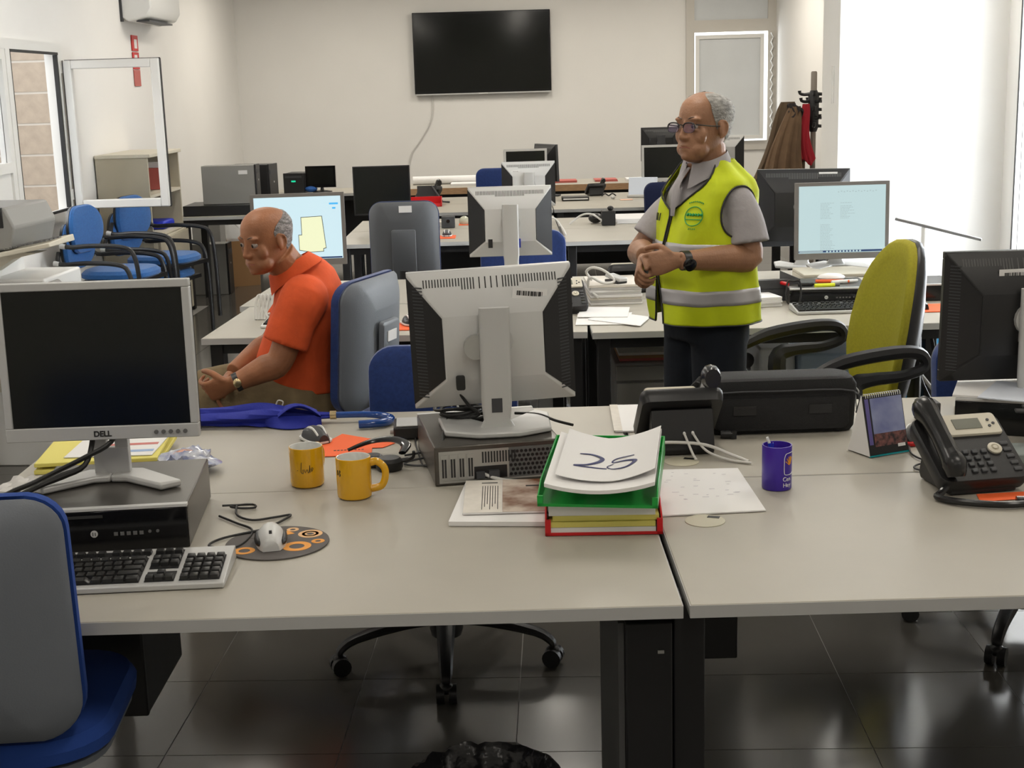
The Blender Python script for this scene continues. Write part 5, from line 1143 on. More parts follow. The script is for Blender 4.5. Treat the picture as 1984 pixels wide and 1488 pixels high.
# coat stand with coats
cs = T('coat_stand', 'coat stand with wooden pole and black hooks in the far right corner', 'coat stand', (2.665, 12.05, 0))
O('pole', B().lathe([(.024, .02), (.024, 1.45), (.027, 1.46), (.027, 1.70), (.02, 1.71)], n=14), polew_m, cs); O('foot', B().lathe([(.2, 0), (.2, .015), (.05, .04), (.026, .06)], n=28), blkp_m, cs)
O('hook_hub', B().lathe([(.03, 1.20), (.045, 1.24), (.048, 1.5), (.03, 1.55)], n=14), blkp_m, cs)
for k, z in enumerate((1.25, 1.32, 1.39, 1.46, 1.52)):
    for j in range(4):
        a = j * PI / 2 + (.25 if k % 2 else -.15) + PI
        c_, s_ = math.cos(a), math.sin(a)
        O('hook', B().tube([(c_ * .03, s_ * .03, z), (c_ * .08, s_ * .08, z - .004), (c_ * .115, s_ * .115, z + .006), (c_ * .12, s_ * .12, z + .03)], [.015, .013, .013, .015], 8, 2), blkp_m, cs)
def coat(label, x, y, m, w0, w1, zt, zb, seed, dx=0):
    rn = random.Random(seed); rings = []
    for i in range(14):
        u = i / 13; w_ = w0 + (w1 - w0) * u ** .8; z = zt + (zb - zt) * u
        rings.append([(x + dx * u + w_ * math.cos(a) * (1 + .10 * math.sin(4 * a + seed) * u) + .02 * math.sin(5 * u + seed), y + w_ * .45 * math.sin(a) * (1 + .35 * math.sin(9 * a + seed + 2 * u) * (.3 + u)), z + .03 * math.sin(3 * a + seed) * u) for a in [2 * PI * j / 36 for j in range(36)]])
    return rings
t = T('coat', 'brown coat hanging on the coat stand', 'coat', (0, 0, 0)); O('coat_body', B().loft(coat('', 2.45, 11.88, None, .05, .20, 1.42, .62, 2, -.09)), browncoat_m, t); O('collar', B().loft(coat('', 2.46, 11.88, None, .03, .07, 1.45, 1.36, 4)), darkcoat_m, t)
t = T('coat', 'darker brown coat behind the brown one on the coat stand', 'coat', (0, 0, 0)); O('coat_body', B().loft(coat('', 2.45, 11.99, None, .06, .25, 1.46, .72, 5, -.10)), mat('olive_brown_coat', (.09, .06, .035), .95, bump=.3, bump_scale=30), t)
t = T('coat', 'dark red jacket hanging close to the coat stand pole', 'coat', (0, 0, 0)); O('coat_body', B().loft(coat('', 2.555, 11.93, None, .03, .075, 1.44, .95, 8, .02)), redcoat_m, t)

# printer at left
pr = T('printer', 'grey and white office printer at the left edge in front of the window', 'printer', (-2.31, 6.25, 0), R(-4))
O('cabinet', B().box(-.30, .33, -.1, .45, 0, .62), white_m, pr, bev=.006); O('paper_drawer', B().box(-.28, .31, -.104, -.1, .35, .58), cream_m, pr)
O('printer_body', B().box(-.30, .21, -.05, .40, .62, .86), white_m, pr, bev=.01); O('output_slot', B().box(-.30, .12, -.11, .1, .76, .84).box(-.30, .30, -.10, .36, .70, .74), blkp_m, pr, bev=.004)
O('tray_arm', B().prism_y([(.12, .84), (.22, .84), (.27, .79), (.30, .70), (.24, .70), (.21, .78), (.12, .80)], -.12, .1), pcgrey_m, pr, bev=.004)
O('white_block', B().box(-.10, .0, -.13, -.02, .86, .99), white_m, pr, bev=.008)
O('scanner', B().prism_y([(-.35, 1.00), (.10, 1.00), (.13, 1.10), (.09, 1.19), (-.35, 1.19)], -.12, .36), pcgrey_m, pr, bev=.01); O('scanner_window', B().box(-.12, .08, -.126, -.1, 1.10, 1.19), blkp_m, pr, bev=.003)
O('scanner_side', B().box(-.35, -.13, -.124, -.1, 1.0, 1.19), dgrey_m, pr); O('paper_feed', B().box(-.13, -.05, -.05, .1, 1.19, 1.215, rz=.2), paperw_m, pr)
O('scanner_neck', B().box(-.30, -.05, .0, .36, .86, 1.0), white_m, pr)
O('control_panel', B().prism_x([(-.16, .0), (.14, .0), (.14, .03), (-.16, .02)], -.12, .17).xf(Matrix.Translation((.13, 0, .985)) @ Matrix.Rotation(R(-10), 4, 'Y')), cream_m, pr, bev=.004)
kb = B()
for k in range(12):
    for j in range(4): kb.box(-.09 + k * .02, -.077 + k * .02, -.12 + j * .05, -.09 + j * .05, .028, .034)
q = O('panel_keys', kb.xf(Matrix.Translation((.13, 0, .985)) @ Matrix.Rotation(R(-10), 4, 'Y')), vents_m, pr); q['kind'] = 'stuff'
O('panel_bracket', B().prism_y([(.0, .90), (.10, .96), (.22, .985), (.05, .99), (.0, .99)], -.1, .0), cream_m, pr)
t = T('side_table', 'white side table edge holding the printer', 'table', (-2.14, 5.68, 0)); O('tabletop', B().box(-.3, .20, 0, .45, .60, .63), white_m, t, bev=.002)
for x in (-.28, .16): O('leg', B().box(x, x + .03, .02, .05, 0, .60), white_m, t); O('leg', B().box(x, x + .03, .4, .43, 0, .60), white_m, t)
# waste bin with liner, bottom of frame
bn = T('waste_bin', 'black waste bin with shiny black liner at the bottom edge', 'bin', (-.075, 2.41, 0))
O('bucket', B().lathe([(.11, .01), (.135, .33), (.14, .335), (.13, .33), (.105, .02), (.001, .015)], n=32, caps=False), blkp_m, bn)
rn = random.Random(2); rings = []
for i, (r, z) in enumerate([(.150, .22), (.160, .29), (.155, .352), (.145, .362), (.13, .345), (.11, .26)]):
    rings.append([((r + .008 * noise.noise(V((4 * math.cos(a), 4 * math.sin(a), i * .6)))) * math.cos(a), (r + .01 * noise.noise(V((5 * math.cos(a), 5 * math.sin(a), i * .7 + 9)))) * math.sin(a), z + .012 * noise.noise(V((6 * math.cos(a), 6 * math.sin(a), i)))) for a in [2 * PI * j / 64 for j in range(64)]])
O('liner', B().loft(rings, caps=False), bin_m, bn)
tag(O('wall_switch', B().box(2.0, 2.03, 0, 0, 0, 0), white_m)) if False else None
tag(O('door_latch_plate', B().box(1.977, 1.986, 8.42, 8.50, 1.50, 1.72).box(1.972, 1.978, 8.44, 8.45, 1.50, 1.72), pillar_m), 'pale narrow plate fixed on the pillar side', 'plate')

# ---------------------------------------------------------------- people
HEADP = [(-.118, .060, -.020, .014), (-.110, .084, .0, .028), (-.095, .092, .022, .042), (-.075, .092, .050, .054), (-.05, .090, .072, .062), (-.025, .088, .088, .068), (0, .087, .096, .071),
         (.025, .091, .101, .0735), (.05, .089, .101, .0745), (.072, .080, .094, .071), (.09, .064, .080, .061), (.103, .044, .058, .046), (.111, .022, .032, .026), (.1135, .004, .010, .008)]
def hd(z):
    P = HEADP
    if z <= P[0][0]: return P[0][1:]
    for a, b in zip(P, P[1:]):
        if a[0] <= z <= b[0]:
            t = (z - a[0]) / (b[0] - a[0]); return tuple(a[i] * (1 - t) + b[i] * t for i in (1, 2, 3))
    return P[-1][1:]
def hpt(phi, z, off=0, sc=1):   # phi measured from the front (+Y), positive to the left side (+X of head)
    f, bk, wd = hd(z); cy = (f - bk) / 2; ry = (f + bk) / 2 + off; rx = wd + off
    c, s = math.cos(phi), math.sin(phi); e = 2 / 2.25
    return V((rx * abs(s) ** e * (1 if s > 0 else -1), cy + ry * abs(c) ** e * (1 if c > 0 else -1), z))
def build_head(b, M, fat=1.0):
    h = B()
    zs = [-.118, -.110, -.1, -.088, -.075, -.06, -.04, -.02, 0, .02, .04, .06, .075, .088, .098, .106, .111, .1135]
    h.loft([[hpt(2 * PI * k / 32, z) for k in range(32)] for z in zs])
    # nose
    h.loft([[V((x * .5 * w_, y, z)) for x, y in ((-1, yb), (-.7, yb + (yt - yb) * .7), (0, yt), (.7, yb + (yt - yb) * .7), (1, yb), (0, yb - .012))] for z, w_, yb, yt in
            ((.016, .016, .084, .094), (.0, .018, .082, .099), (-.018, .022, .082, .108), (-.032, .028, .083, .1155), (-.040, .032, .083, .116), (-.047, .026, .084, .106), (-.050, .018, .084, .094))])
    for s in (-1, 1):
        h.ball((s * .014, .092, -.040), (.0085, .012, .008))                 # nostril wing
        h.ball((s * .033, .078, .022), (.024, .014, .009))                   # brow ridge
        h.ball((s * .033, .079, .0085), (.016, .010, .0045)); h.ball((s * .033, .078, -.0125), (.016, .010, .005))   # lids
        h.ball((s * .038, .060, -.030), (.030, .020, .032))                  # cheek
        h.ball((s * .036, .048, -.074), (.022 * fat, .034, .028))            # jowl
        E_ = Matrix.Rotation(s * -.35, 3, 'Z')
        h.ball((s * .078, -.006, -.008), (.009, .021, .029), M=E_); h.tube([(s * .078, .006, -.034), (s * .082, -.004, -.035), (s * .087, -.018, -.020), (s * .089, -.022, .0), (s * .086, -.016, .016), (s * .081, -.002, .020), (s * .077, .008, .010)], .0042, 8, 3)
    h.ball((0, .084, -.064), (.023, .014, .0055)); h.ball((0, .083, -.0755), (.021, .0135, .0065)); h.ball((0, .080, -.100), (.020, .014, .013)); h.ball((0, .082, -.055), (.02, .010, .012))
    b.add([M @ V(p) for p in h.v], h.f)
def face_parts(root, M, skin, browm, z0=0):
    for s in (-1, 1):
        O('eye', B().ball(M @ V((s * .033, .0765, -.002)), .0115, 14, 10), eyew_m, root)
        O('iris', B().ball(M @ V((s * .033 - .001, .0842, -.002)), (.0064, .0064, .0064), 10, 8), eyed_m, root)
        O('eyebrow', B().tube([M @ V(p) for p in ((s * .015, .090, .023), (s * .032, .0875, .0285), (s * .050, .074, .025))], [.0024, .0032, .0018], 8, 4, .6), browm, root)
    O('mouth_line', B().tube([M @ V(p) for p in ((-.024, .0865, -.0715), (-.012, .0945, -.0695), (0, .0968, -.0700), (.012, .0945, -.0695), (.024, .0865, -.0715))], .0016, 8, 4), lip_m, root)
def hair_shell(root, M, prof, m, th=.007, top=False):
    """prof: list of (z, half opening angle from the front, thickness)"""
    b = B(); rings = []
    n = 40
    for z, p0, off in prof:
        a0 = R(p0); rings.append([M @ hpt(a0 + (2 * PI - 2 * a0) * k / n, z, off * min(1, .25 + 3 * min(k, n - k) / n)) for k in range(n + 1)])
    inner = []
    for z, p0, off in prof:
        a0 = R(p0); inner.append([M @ hpt(a0 + (2 * PI - 2 * a0) * k / n, z, -.004) for k in range(n + 1)])
    N = len(prof); W = n + 1; vs = [p for r in rings for p in r] + [p for r in inner for p in r]; T_ = N * W; fs = []
    for i in range(N - 1):
        for j in range(n):
            a = i * W + j; fs.append((a, a + 1, a + 1 + W, a + W)); fs.append((T_ + a, T_ + a + W, T_ + a + 1 + W, T_ + a + 1))
        for j in (0, n):
            a = i * W + j; fs.append((a, a + W, T_ + a + W, T_ + a))
    for i in (0, N - 1):
        for j in range(n):
            a = i * W + j; fs.append((a, a + 1, T_ + a + 1, T_ + a))
    return O('hair', B().add(vs, fs), m, root, ang=70)
def frame(d, up=V((0, 0, 1))):
    f = V(d).normalized(); r = f.cross(up).normalized(); u = r.cross(f); return r, f, u
def headM(c, f, tilt_up=V((0, 0, 1)), k=1.0):
    r, f, u = frame(f, tilt_up)      # local X = left of head? head +X = left
    l = -r
    return Matrix(((l.x, f.x, u.x, c[0]), (l.y, f.y, u.y, c[1]), (l.z, f.z, u.z, c[2]), (0, 0, 0, 1))) @ Matrix.Scale(k, 4)
def hand(b, wrist, d, back, thumb, curl=(35, 45, 35), spread=.0, k=1.0, thumb_in=.4, fan=0):
    """d: towards the knuckles, back: out of the back of the hand, thumb: side of the thumb (unit-ish)"""
    d = V(d).normalized(); t = V(thumb); t = (t - d * t.dot(d)).normalized(); n = V(back); n = (n - d * n.dot(d) - t * n.dot(t)).normalized()
    w = V(wrist)
    # palm
    rings = []
    for s, wd, th in ((-.01, .025, .018), (.02, .033, .0165), (.05, .041, .015), (.075, .042, .0135), (.088, .038, .011)):
        c = w + d * s * k
        rings.append([c + t * wd * k * math.cos(2 * PI * j / 14) + n * th * k * math.sin(2 * PI * j / 14) for j in range(14)])
    b.loft(rings)
    for i, (off, L, r) in enumerate(((.030, .072, .0088), (.0105, .080, .0092), (-.0095, .075, .0088), (-.0285, .060, .0078))):
        p = w + d * .078 * k + t * off * k; dirv = (d + t * spread * off * 20).normalized(); pts = [p - dirv * .02 * k, p]; rs = [r * 1.05 * k, r * 1.1 * k]
        ang = 0
        for seg, (fr_, cu) in enumerate(zip((.45, .30, .25), curl)):
            ang += R(cu + fan * i)
            v = dirv * math.cos(ang) - n * math.sin(ang); p = p + v * L * fr_ * k; pts.append(p); rs.append(r * (1 - .1 * (seg + 1)) * k)
        b.tube(pts, rs, 10, 3)
    base = w + d * .022 * k + t * .026 * k
    p1 = base + (d * .6 + t * .65 - n * thumb_in * .5).normalized() * .038 * k; p2 = p1 + (d * .9 + t * .12 - n * thumb_in).normalized() * .032 * k; p3 = p2 + (d * .85 - t * .15 - n * thumb_in).normalized() * .025 * k
    b.tube([base - d * .01 * k, base, p1, p2, p3], [.012 * k, .0135 * k, .0115 * k, .0102 * k, .0078 * k], 10, 3)
def torso_rings(path, left, n=36, grow=0, e=2.4):
    """path: (centre, half width, half depth front, half depth back, forward vector tilt up) -> rings oriented by left & up"""
    rings = []
    for c, a, bf, bb in path:
        c = V(c); l = V(left).normalized(); f = l.cross(V((0, 0, 1))).normalized() * -1 if False else V((l.y, -l.x, 0))
        ring = []
        for j in range(n):
            ph = 2 * PI * j / n; cc, ss = math.cos(ph), math.sin(ph); q = 2 / e
            x = (a + grow) * abs(ss) ** q * (1 if ss > 0 else -1); y = ((bf if cc > 0 else bb) + grow) * abs(cc) ** q * (1 if cc > 0 else -1)
            ring.append(c + l * x + f * y)
        rings.append(ring)
    return rings
def shoe(b, p, d, k=1):
    d = V(d).normalized(); s = V((-d.y, d.x, 0)); p = V(p); rings = []
    for u, w_, h in ((-.075, .028, .06), (-.06, .036, .085), (-.02, .038, .10), (.03, .040, .085), (.09, .046, .06), (.15, .046, .048), (.19, .034, .035), (.205, .018, .02)):
        c = p + d * u; rings.append([c + s * w_ * math.cos(a) + V((0, 0, h * .5 + h * .5 * math.sin(a) if math.sin(a) > -.9 else 0)) for a in [2 * PI * j / 16 for j in range(16)]])
    b.loft(rings)

# ---- standing man in the yellow vest
st_m = T('person', 'grey haired man in yellow reflective vest standing with clasped hands', 'person', (0, 0, 0))
fd = V((-.89, -.456, 0)); lf = V((.456, -.89, 0))          # chest forward and his left
cx, cy = .663, 4.60
hc = V((.652, 4.565, 1.506)); HM = headM(hc, (-.79, -.61, .06), k=.98)
sk = B(); build_head(sk, HM, 1.1)
sk.tube([hc + V((.015, .012, -.06)), hc + V((.02, .015, -.13)), (cx + .015, cy + .01, 1.30)], [.056, .058, .075], 18, 4)
def P_(f_, l_, z): return V((cx, cy, 0)) + fd * f_ + lf * l_ + V((0, 0, z))
elL = V((.785, 4.445, 1.09)); wrL = V((.545, 4.345, 1.095)); haL = V((.47, 4.335, 1.09))
elR = V((.455, 4.70, 1.09)); wrR = V((.445, 4.47, 1.10))
shL = P_(-.02, .140, 1.295); shR = P_(.0, -.135, 1.285)
sk.tube([shL.lerp(elL, .15), shL.lerp(elL, .5), elL, elL.lerp(wrL, .3), elL.lerp(wrL, .75), wrL], [.034, .042, .043, .046, .034, .028], 16, 4)
sk.tube([shR.lerp(elR, .15), shR.lerp(elR, .5), elR, elR.lerp(wrR, .3), elR.lerp(wrR, .75), wrR], [.034, .042, .043, .044, .033, .028], 16, 4)
hand(sk, wrL + V((-.01, 0, .003)), (-1, -.05, -.12), (.0, -1, .12), (.05, .15, 1), curl=(50, 70, 50), k=.98, thumb_in=.7, fan=5)
hand(sk, wrR + V((-.01, -.03, -.01)), (-.25, -.75, -.55), (-.8, .1, .2), (.1, -.6, .75), curl=(45, 60, 45), k=.95, thumb_in=.3)
sk.loft(torso_rings([(P_(0, 0, .95), .15, .11, .11), (P_(0, 0, 1.1), .155, .12, .11), (P_(0, 0, 1.27), .125, .085, .085), (P_(0, 0, 1.33), .08, .055, .06)], lf))
for s in (-1, 1):
    sk.tube([P_(0, s * .085, .92), P_(.01, s * .09, .5), P_(-.005, s * .095, .10)], [.07, .05, .04], 14, 4)
o = O('skin', sk, skin2_m, st_m); remesh(o, .0032, 9, .5)
face_parts(st_m, HM, skin2_m, brow_m)
hair_shell(st_m, HM, [(-.075, 146, .002), (-.06, 138, .004), (-.04, 125, .006), (-.022, 108, .006), (-.010, 84, .005), (.01, 78, .006), (.03, 72, .008), (.05, 66, .009), (.07, 62, .009), (.085, 54, .008), (.098, 44, .006), (.107, 38, .004), (.1125, 34, .003), (.1155, 30, .002)], hair2_m)
gl = O('glasses', B(), blkp_m) if False else None
gb = B(); lens = B()
for s in (-1, 1):
    ov = [(s * .036 + .0265 * abs(math.cos(a)) ** .75 * (1 if math.cos(a) > 0 else -1), .1075 - .12 * abs(s * .036 + .0265 * math.cos(a)) ** 1.6, -.006 + .0165 * abs(math.sin(a)) ** .8 * (1 if math.sin(a) > 0 else -1)) for a in [2 * PI * k / 20 for k in range(21)]]
    gb.tube([HM @ V(p) for p in ov[:11]], .0024, 6); gb.tube([HM @ V(p) for p in ov[10:]], .0008, 6)
    gb.tube([HM @ V(p) for p in ((s * .0625, .100, .004), (s * .077, .088, .003), (s * .081, .04, .001), (s * .083, -.006, .002))], .0021, 6, 3)
    lens.loft([[HM @ V((x, y + dy, z)) for x, y, z in ov[:20]] for dy in (0, -.001)])
gb.tube([HM @ V(p) for p in ((-.0095, .107, .001), (0, .1105, .004), (.0095, .107, .001))], .0016, 6, 3)
gr = O('spectacles', gb, blkp_m, st_m); O('lens', lens, lens_m, gr)
# shirt: torso under the vest, collar and the short sleeves
sh = B()
sh.loft(torso_rings([(P_(.0, 0, .90), .165, .135, .12), (P_(.01, 0, 1.05), .170, .14, .125), (P_(0, 0, 1.2), .175, .12, .125), (P_(-.005, 0, 1.29), .150, .105, .11), (P_(-.01, 0, 1.345), .115, .08, .085), (P_(-.005, 0, 1.385), .092, .070, .078), (P_(.0, 0, 1.405), .074, .062, .070)], lf))
sh.tube([P_(-.01, .11, 1.305), shL + V((.0, 0, -.03)), shL.lerp(elL, .45) + V((.004, 0, 0)), shL.lerp(elL, .80) + V((.0, 0, 0))], [.052, .060, .066, .074], 18, 5)
sh.tube([P_(.0, -.11, 1.305), shR + V((-.0, 0, -.03)), shR.lerp(elR, .45), shR.lerp(elR, .80)], [.056, .062, .062, .066], 18, 5)
o = O('shirt', sh, shirt_m, st_m); remesh(o, .0065, 5, .5)
co = B()
nk = hc + V((.018, .012, -.12))
def collar_pt(ph, h, out):   # around the neck
    z = 1.372 + h; r = .070 + out
    return V((nk.x, nk.y, 0)) + fd * (r * 1.04 * math.cos(ph) + .010) + lf * (r * math.sin(ph)) + V((0, 0, z - .022 * math.cos(ph)))
def strip(r0, r1, n=26, a0=.28, a1=2 * PI - .28):
    return [[collar_pt(a0 + (a1 - a0) * k / n, *q) for k in range(n + 1)] for q in (r0, r1)]
def col_surf(u, v):
    a = .22 + (2 * PI - .44) * u; drop = .048 + .03 * max(0, math.cos(a)) ** 3
    if v < .4: t_ = v / .4; return collar_pt(a, .0 + .036 * t_, -.004)
    t_ = (v - .4) / .6; return collar_pt(a, .036 - drop * t_, -.004 + .022 * t_)
O('collar', B().sheet(col_surf, 40, 10, .002), shirt_m, st_m)
O('shirt_placket', B().tube([P_(.075, .004, 1.375), P_(.112, .004, 1.33), P_(.128, .003, 1.28), P_(.135, .002, 1.22)], [.016, .017, .016, .012], 8, 4, .25), shirt_m, st_m)
O('throat_skin', B().tube([P_(.060, .0, 1.385), P_(.088, .0, 1.352), P_(.112, 0, 1.325)], [.016, .016, .006], 8, 4, .4), skin2_m, st_m)
# vest
VP = [(.868, .0, .192, .165, .135), (.93, .0, .196, .172, .14), (1.02, .005, .196, .168, .142), (1.10, .0, .194, .155, .142), (1.18, -.0, .192, .142, .14), (1.25, -.005, .188, .130, .135), (1.30, -.01, .182, .120, .128), (1.335, -.012, .165, .104, .115), (1.36, -.012, .130, .088, .098), (1.383, -.01, .105, .076, .088), (1.398, -.006, .088, .068, .080)]
def vz(z):
    P = VP
    z = min(max(z, P[0][0]), P[-1][0])
    for a, b in zip(P, P[1:]):
        if a[0] <= z <= b[0]:
            t = (z - a[0]) / (b[0] - a[0]); return [a[i] * (1 - t) + b[i] * t for i in (1, 2, 3, 4)]
def vpt(ph, z, off=0):
    c, a, bf, bb = vz(z); cc, ss = math.cos(ph), math.sin(ph); q = 2 / 2.4
    flare = .018 * max(0, (1.0 - z) / .13) * (.5 + .5 * math.sin(3 * ph + 1)); wv = .004 * math.sin(9 * ph + 14 * z) + .004 * math.sin(5 * ph - 22 * z)
    x = (a + off + flare + wv) * abs(ss) ** q * (1 if ss > 0 else -1); y = ((bf if cc > 0 else bb) + off + flare + wv) * abs(cc) ** q * (1 if cc > 0 else -1)
    return P_(c + y, x, z)
def vopen(z):   # half opening of the front V
    if z < 1.235: return .02 + .10 * max(0, (1.02 - z) / .15)
    t = (z - 1.235) / (1.398 - 1.235); return .02 + 1.25 * t ** 1.1
NZ, NP = 64, 120
vs, fs = [], []
def vph(j, z):
    o_ = vopen(z); return -.06 + o_ + (2 * PI - 2 * o_) * j / NP
AH = ((PI / 2 + .02, 1.235, .46, .080), (-PI / 2 - .02 + 2 * PI, 1.235, .46, .080))
def inhole(ph, z):
    for p0, z0, rp, rz_ in AH:
        if ((ph - p0) / rp) ** 2 + ((z - z0) / (rz_ if z < z0 else rz_ * 1.05)) ** 2 < 1: return True
    return False
for i in range(NZ + 1):
    z = .868 + (1.398 - .868) * i / NZ
    for j in range(NP + 1): vs.append(vpt(vph(j, z), z))
W = NP + 1
for i in range(NZ):
    for j in range(NP):
        z = .868 + (1.398 - .868) * (i + .5) / NZ
        if not inhole(vph(j + .5, z), z): fs.append((i * W + j, i * W + j + 1, (i + 1) * W + j + 1, (i + 1) * W + j))
o = O('vest', B().add(vs, fs), vest_m, st_m, ang=80); md = o.modifiers.new('solid', 'SOLIDIFY'); md.thickness = .003; md.offset = -1
def vband(z0, z1, nm, slope=0):
    vs, fs = [], []; n = NP
    for i in range(5):
        for j in range(n + 1):
            z = z0 + (z1 - z0) * i / 4; ph = vph(j, z); z += slope * math.cos(ph - 1.2); vs.append(vpt(ph, z, .0022))
    for i in range(4):
        for j in range(n):
            if not inhole(vph(j + .5, (z0 + z1) / 2), (z0 + z1) / 2): fs.append((i * (n + 1) + j, i * (n + 1) + j + 1, (i + 1) * (n + 1) + j + 1, (i + 1) * (n + 1) + j))
    o_ = O(nm, B().add(vs, fs), refl_m, st_m, ang=80); m_ = o_.modifiers.new('solid', 'SOLIDIFY'); m_.thickness = .001
vband(1.085, 1.135, 'reflective_band'); vband(.935, .985, 'reflective_band')
pb = B()
for side in (0, NP):
    pb.tube([vpt(vph(side, z), z, .002) for z in [.868 + (1.398 - .868) * k / 30 for k in range(31)]], .0032, 6)
for p0, z0, rp, rz_ in AH:
    pb.tube([vpt(p0 + rp * 1.02 * math.cos(a), z0 + rz_ * 1.03 * math.sin(a), .002) for a in [2 * PI * k / 40 for k in range(41)]], .0034, 6)
pb.tube([vpt(vph(j, .868), .868, .001) for j in range(0, NP + 1, 2)], .0026, 6)
O('black_piping', pb, inkk_m, st_m)
# green round emblem on the left chest and small dark mark on the right chest
em = B(); ec, ez = .50, 1.225
em.tube([vpt(ec + .20 * math.cos(a), ez + .030 * math.sin(a), .003) for a in [2 * PI * k / 30 for k in range(31)]], .0016, 5)
em.tube([vpt(ec + .20 * u, ez - .010, .003) for u in (-.95, -.4, .4, .95)], .0014, 5)
for k in range(6):
    u = -.75 + k * .3; em.tube([vpt(ec + .20 * u, ez + .002 + .004 * (k % 2), .003), vpt(ec + .20 * (u + .16), ez + .008 - .004 * (k % 2), .003)], .0045, 6)
for k in range(9):
    u = -.8 + k * .2; em.tube([vpt(ec + .20 * u, ez + .036 + .008 * (1 - u * u), .003), vpt(ec + .20 * (u + .08), ez + .040 + .008 * (1 - u * u), .003)], .0016, 5)
for k in range(4):
    u = -.3 + k * .2; em.tube([vpt(ec + .20 * u, ez - .042, .003), vpt(ec + .20 * (u + .07), ez - .038, .003)], .0014, 5)
O('green_emblem', em, mat('emblem_green', (.03, .36, .10), .6), st_m)
dm = B()
for k in range(3): dm.tube([vpt(-.45 + k * .07, 1.20, .003), vpt(-.43 + k * .07, 1.225, .003)], .0018, 5)
O('chest_lettering', dm, inkk_m, st_m)
tr_ = B()
tr_.loft(torso_rings([(P_(0, 0, .80), .165, .115, .125), (P_(0, 0, .90), .165, .125, .12), (P_(0, 0, .96), .16, .125, .115)], lf))
for s in (-1, 1): tr_.tube([P_(.0, s * .075, .86), P_(.005, s * .085, .70), P_(.012, s * .09, .5), P_(.0, s * .095, .30), P_(-.01, s * .095, .055)], [.098, .092, .078, .070, .064], 20, 4)
o = O('trousers', tr_, trous_m, st_m); remesh(o, .010, 5, .5)
for s in (-1, 1):
    b = B(); shoe(b, P_(-.01, s * .10, 0), fd * 1 + lf * s * .15); O('shoe', b, blkp_m, st_m)
# wrist watch
wd = (wrL - elL).normalized(); wc = elL.lerp(wrL, .93)
sd_ = V((0, -1, .35)); sd_ = (sd_ - wd * sd_.dot(wd)).normalized(); up_ = wd.cross(sd_)
wt = O('watch_strap', B().loft([[wc + wd * s * .012 + (sd_ * math.cos(a) + up_ * math.sin(a)) * (.0315 if abs(s) < 1.1 else .03) for a in [2 * PI * k / 24 for k in range(24)]] for s in (-1, 1)]), blkp_m, st_m)
O('watch_face', B().loft([[wc + (sd_ * .8 + up_ * -.6).normalized() * h + (wd * math.cos(a) + (sd_ * .6 + up_ * .8).normalized() * math.sin(a)) * r for a in [2 * PI * k / 24 for k in range(24)]] for h, r in ((.028, .021), (.039, .021), (.041, .018))]), blkg_m, wt)

# ---- seated man in the orange polo shirt
se = T('person', 'balding man in orange polo shirt sitting and turning towards the camera', 'person', (0, 0, 0))
fd2 = V((-.99, -.05, 0)).normalized(); lf2 = V((-fd2.y * -1, 0, 0)); lf2 = V((-fd2.y, fd2.x, 0))       # his left points to the camera
sx0, sy0 = -.70, 4.74
def Q_(f_, l_, z): return V((sx0, sy0, 0)) + fd2 * f_ + lf2 * l_ + V((0, 0, z))
hc2 = V((-.812, 4.62, 1.174)); HM2 = headM(hc2, (-.68, -.71, -.16), k=.93)
# flip left vector check is done by headM
sk = B(); build_head(sk, HM2, 1.2)
sk.tube([hc2 + V((.03, .02, -.05)), hc2 + V((.062, .06, -.11)), Q_(-.02, 0, 1.00)], [.060, .062, .085], 18, 4)
shL2, shR2 = Q_(.0, .185, .985), Q_(.0, -.175, .99)
elL2, wrL2 = V((-.775, 4.50, .775)), V((-.925, 4.47, .712))
elR2, wrR2 = V((-.85, 4.84, .785)), V((-.955, 4.62, .722))
sk.tube([shL2, shL2.lerp(elL2, .5), elL2, elL2.lerp(wrL2, .3), elL2.lerp(wrL2, .75), wrL2], [.052, .050, .045, .047, .035, .029], 16, 4)
sk.tube([shR2, shR2.lerp(elR2, .5), elR2, elR2.lerp(wrR2, .3), elR2.lerp(wrR2, .75), wrR2], [.052, .050, .045, .047, .035, .029], 16, 4)
hand(sk, wrL2 + V((-.008, .0, .0)), (-.88, .03, -.30), (-.15, -.85, .5), (.0, -.35, .85), curl=(50, 45, 30), k=1.0, thumb_in=.9, fan=3)
hand(sk, wrR2 + V((-.01, -.02, -.01)), (-.45, -.55, -.55), (-.5, .1, .8), (.3, -.8, .2), curl=(30, 30, 20), k=.98, thumb_in=.3)
sk.loft(torso_rings([(Q_(.02, 0, .58), .15, .11, .10), (Q_(.04, 0, .75), .16, .12, .11), (Q_(.0, 0, .93), .16, .09, .09), (Q_(-.01, 0, 1.0), .10, .06, .07)], lf2))
for s in (-1, 1):
    kn = Q_(.40, s * .12 + .01, .54); an = Q_(.40, s * .12 + .01, .10)
    sk.tube([Q_(0.02, s * .09, .56), kn], [.065, .05], 14, 4); sk.tube([kn, an], [.05, .04], 14, 4)
o = O('skin', sk, skin_m, se); remesh(o, .0032, 9, .5)
face_parts(se, HM2, skin_m, brow_m)
hair_shell(se, HM2, [(-.078, 150, .002), (-.06, 138, .004), (-.04, 122, .006), (-.022, 104, .006), (-.008, 88, .005), (.01, 82, .006), (.03, 80, .007), (.05, 86, .007), (.065, 96, .006), (.080, 116, .005), (.090, 140, .003)], hair_m)
po = B()
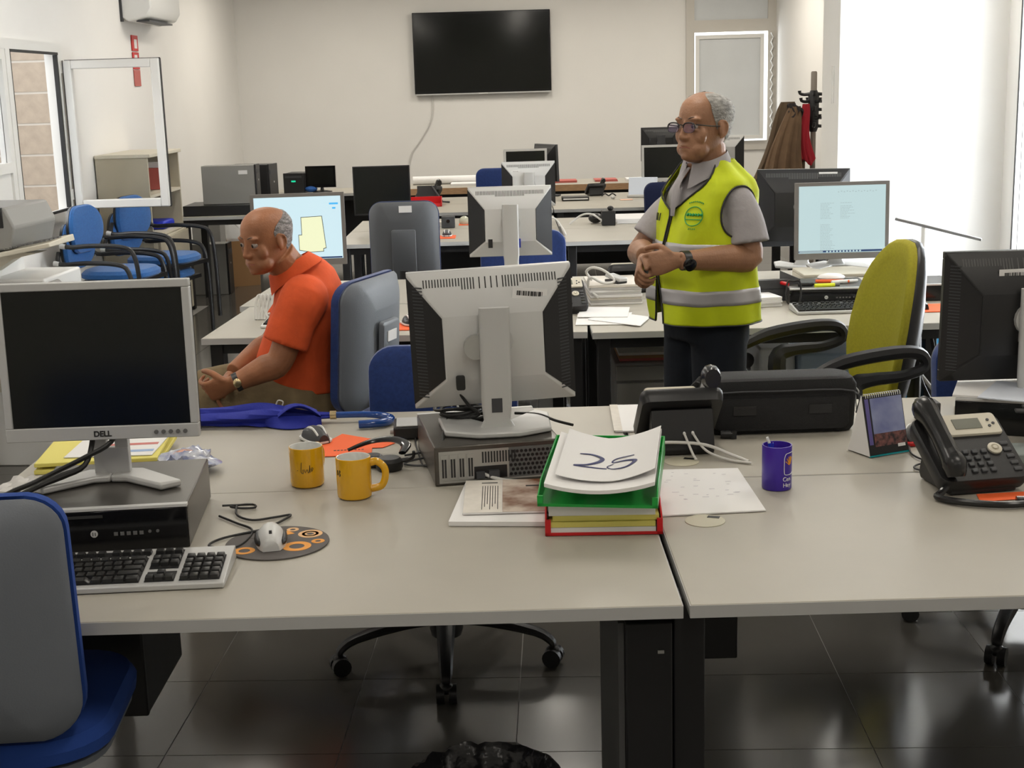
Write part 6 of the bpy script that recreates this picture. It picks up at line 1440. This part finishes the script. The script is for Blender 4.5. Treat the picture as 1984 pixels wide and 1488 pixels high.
po.loft(torso_rings([(Q_(.02, 0, .640), .172, .155, .145), (Q_(.04, 0, .69), .178, .163, .15), (Q_(.035, 0, .76), .180, .155, .145), (Q_(.01, 0, .86), .185, .140, .14), (Q_(-.005, 0, .94), .190, .125, .125), (Q_(.0, 0, 1.0), .17, .11, .115), (Q_(.015, 0, 1.05), .12, .095, .11), (Q_(.03, 0, 1.085), .085, .078, .09)], lf2))
po.tube([Q_(.0, .13, .975), shL2 + V((0, 0, -.015)), shL2.lerp(elL2, .4) + V((.0, -.004, 0)), shL2.lerp(elL2, .74)], [.078, .083, .076, .078], 18, 5)
po.tube([Q_(.0, -.13, .98), shR2, shR2.lerp(elR2, .4), shR2.lerp(elR2, .72)], [.076, .078, .072, .074], 18, 5)
o = O('polo_shirt', po, polo_m, se); remesh(o, .0065, 6, .5)
nk2 = V((-.737, 4.69, 1.052))
def col2(u, v):
    a = .18 + (2 * PI - .36) * u; c_, s_ = math.cos(a), math.sin(a)
    r = .074; up2 = (V((0, 0, 1)) + fd2 * .55).normalized(); f2 = (fd2 - up2 * fd2.dot(up2)).normalized()
    drop = .045 + .02 * max(0, c_) ** 3
    if v < .4: h, out = .034 * v / .4, 0
    else: h, out = .034 - drop * (v - .4) / .6, .026 * (v - .4) / .6
    return nk2 + f2 * ((r + out) * 1.08 * c_) + lf2 * ((r + out) * s_) + up2 * (h + .0)
O('collar', B().sheet(col2, 40, 10, .003), polo_m, se)
O('button', B().ball(Q_(.135, .03, .905), (.006, .006, .006)), mugin_m, se)
kh = B()
kh.loft(torso_rings([(Q_(-.0, 0, .535), .185, .14, .15), (Q_(.0, 0, .60), .18, .15, .14), (Q_(.02, 0, .655), .165, .14, .12)], lf2))
for s in (-1, 1):
    kn = Q_(.42, s * .125 + .01, .60); an = Q_(.41, s * .125 + .01, .09)
    kh.tube([Q_(.0, s * .09, .600), Q_(.2, s * .11, .622), kn], [.102, .100, .088], 20, 5); kh.tube([kn + V((0, 0, .01)), kn.lerp(an, .5), an], [.078, .07, .066], 18, 4)
o = O('trousers', kh, khaki_m, se); remesh(o, .010, 5, .5)
for s in (-1, 1):
    b = B(); shoe(b, Q_(.41, s * .125 + .01, 0), fd2); O('shoe', b, blkp_m, se)
wc = elL2.lerp(wrL2, .92); wd = (wrL2 - elL2).normalized(); sd_ = V((0, -1, 0)); sd_ = (sd_ - wd * sd_.dot(wd)).normalized(); up_ = wd.cross(sd_)
w_ = O('watch_strap', B().loft([[wc + wd * s * .009 + (sd_ * math.cos(a) + up_ * math.sin(a)) * .0325 for a in [2 * PI * k / 24 for k in range(24)]] for s in (-1, 1)]), blkp_m, se)
O('watch_case', B().ball(wc + sd_ * .033 + up_ * .0, (.014, .005, .016), 14, 8), gold_m, w_)
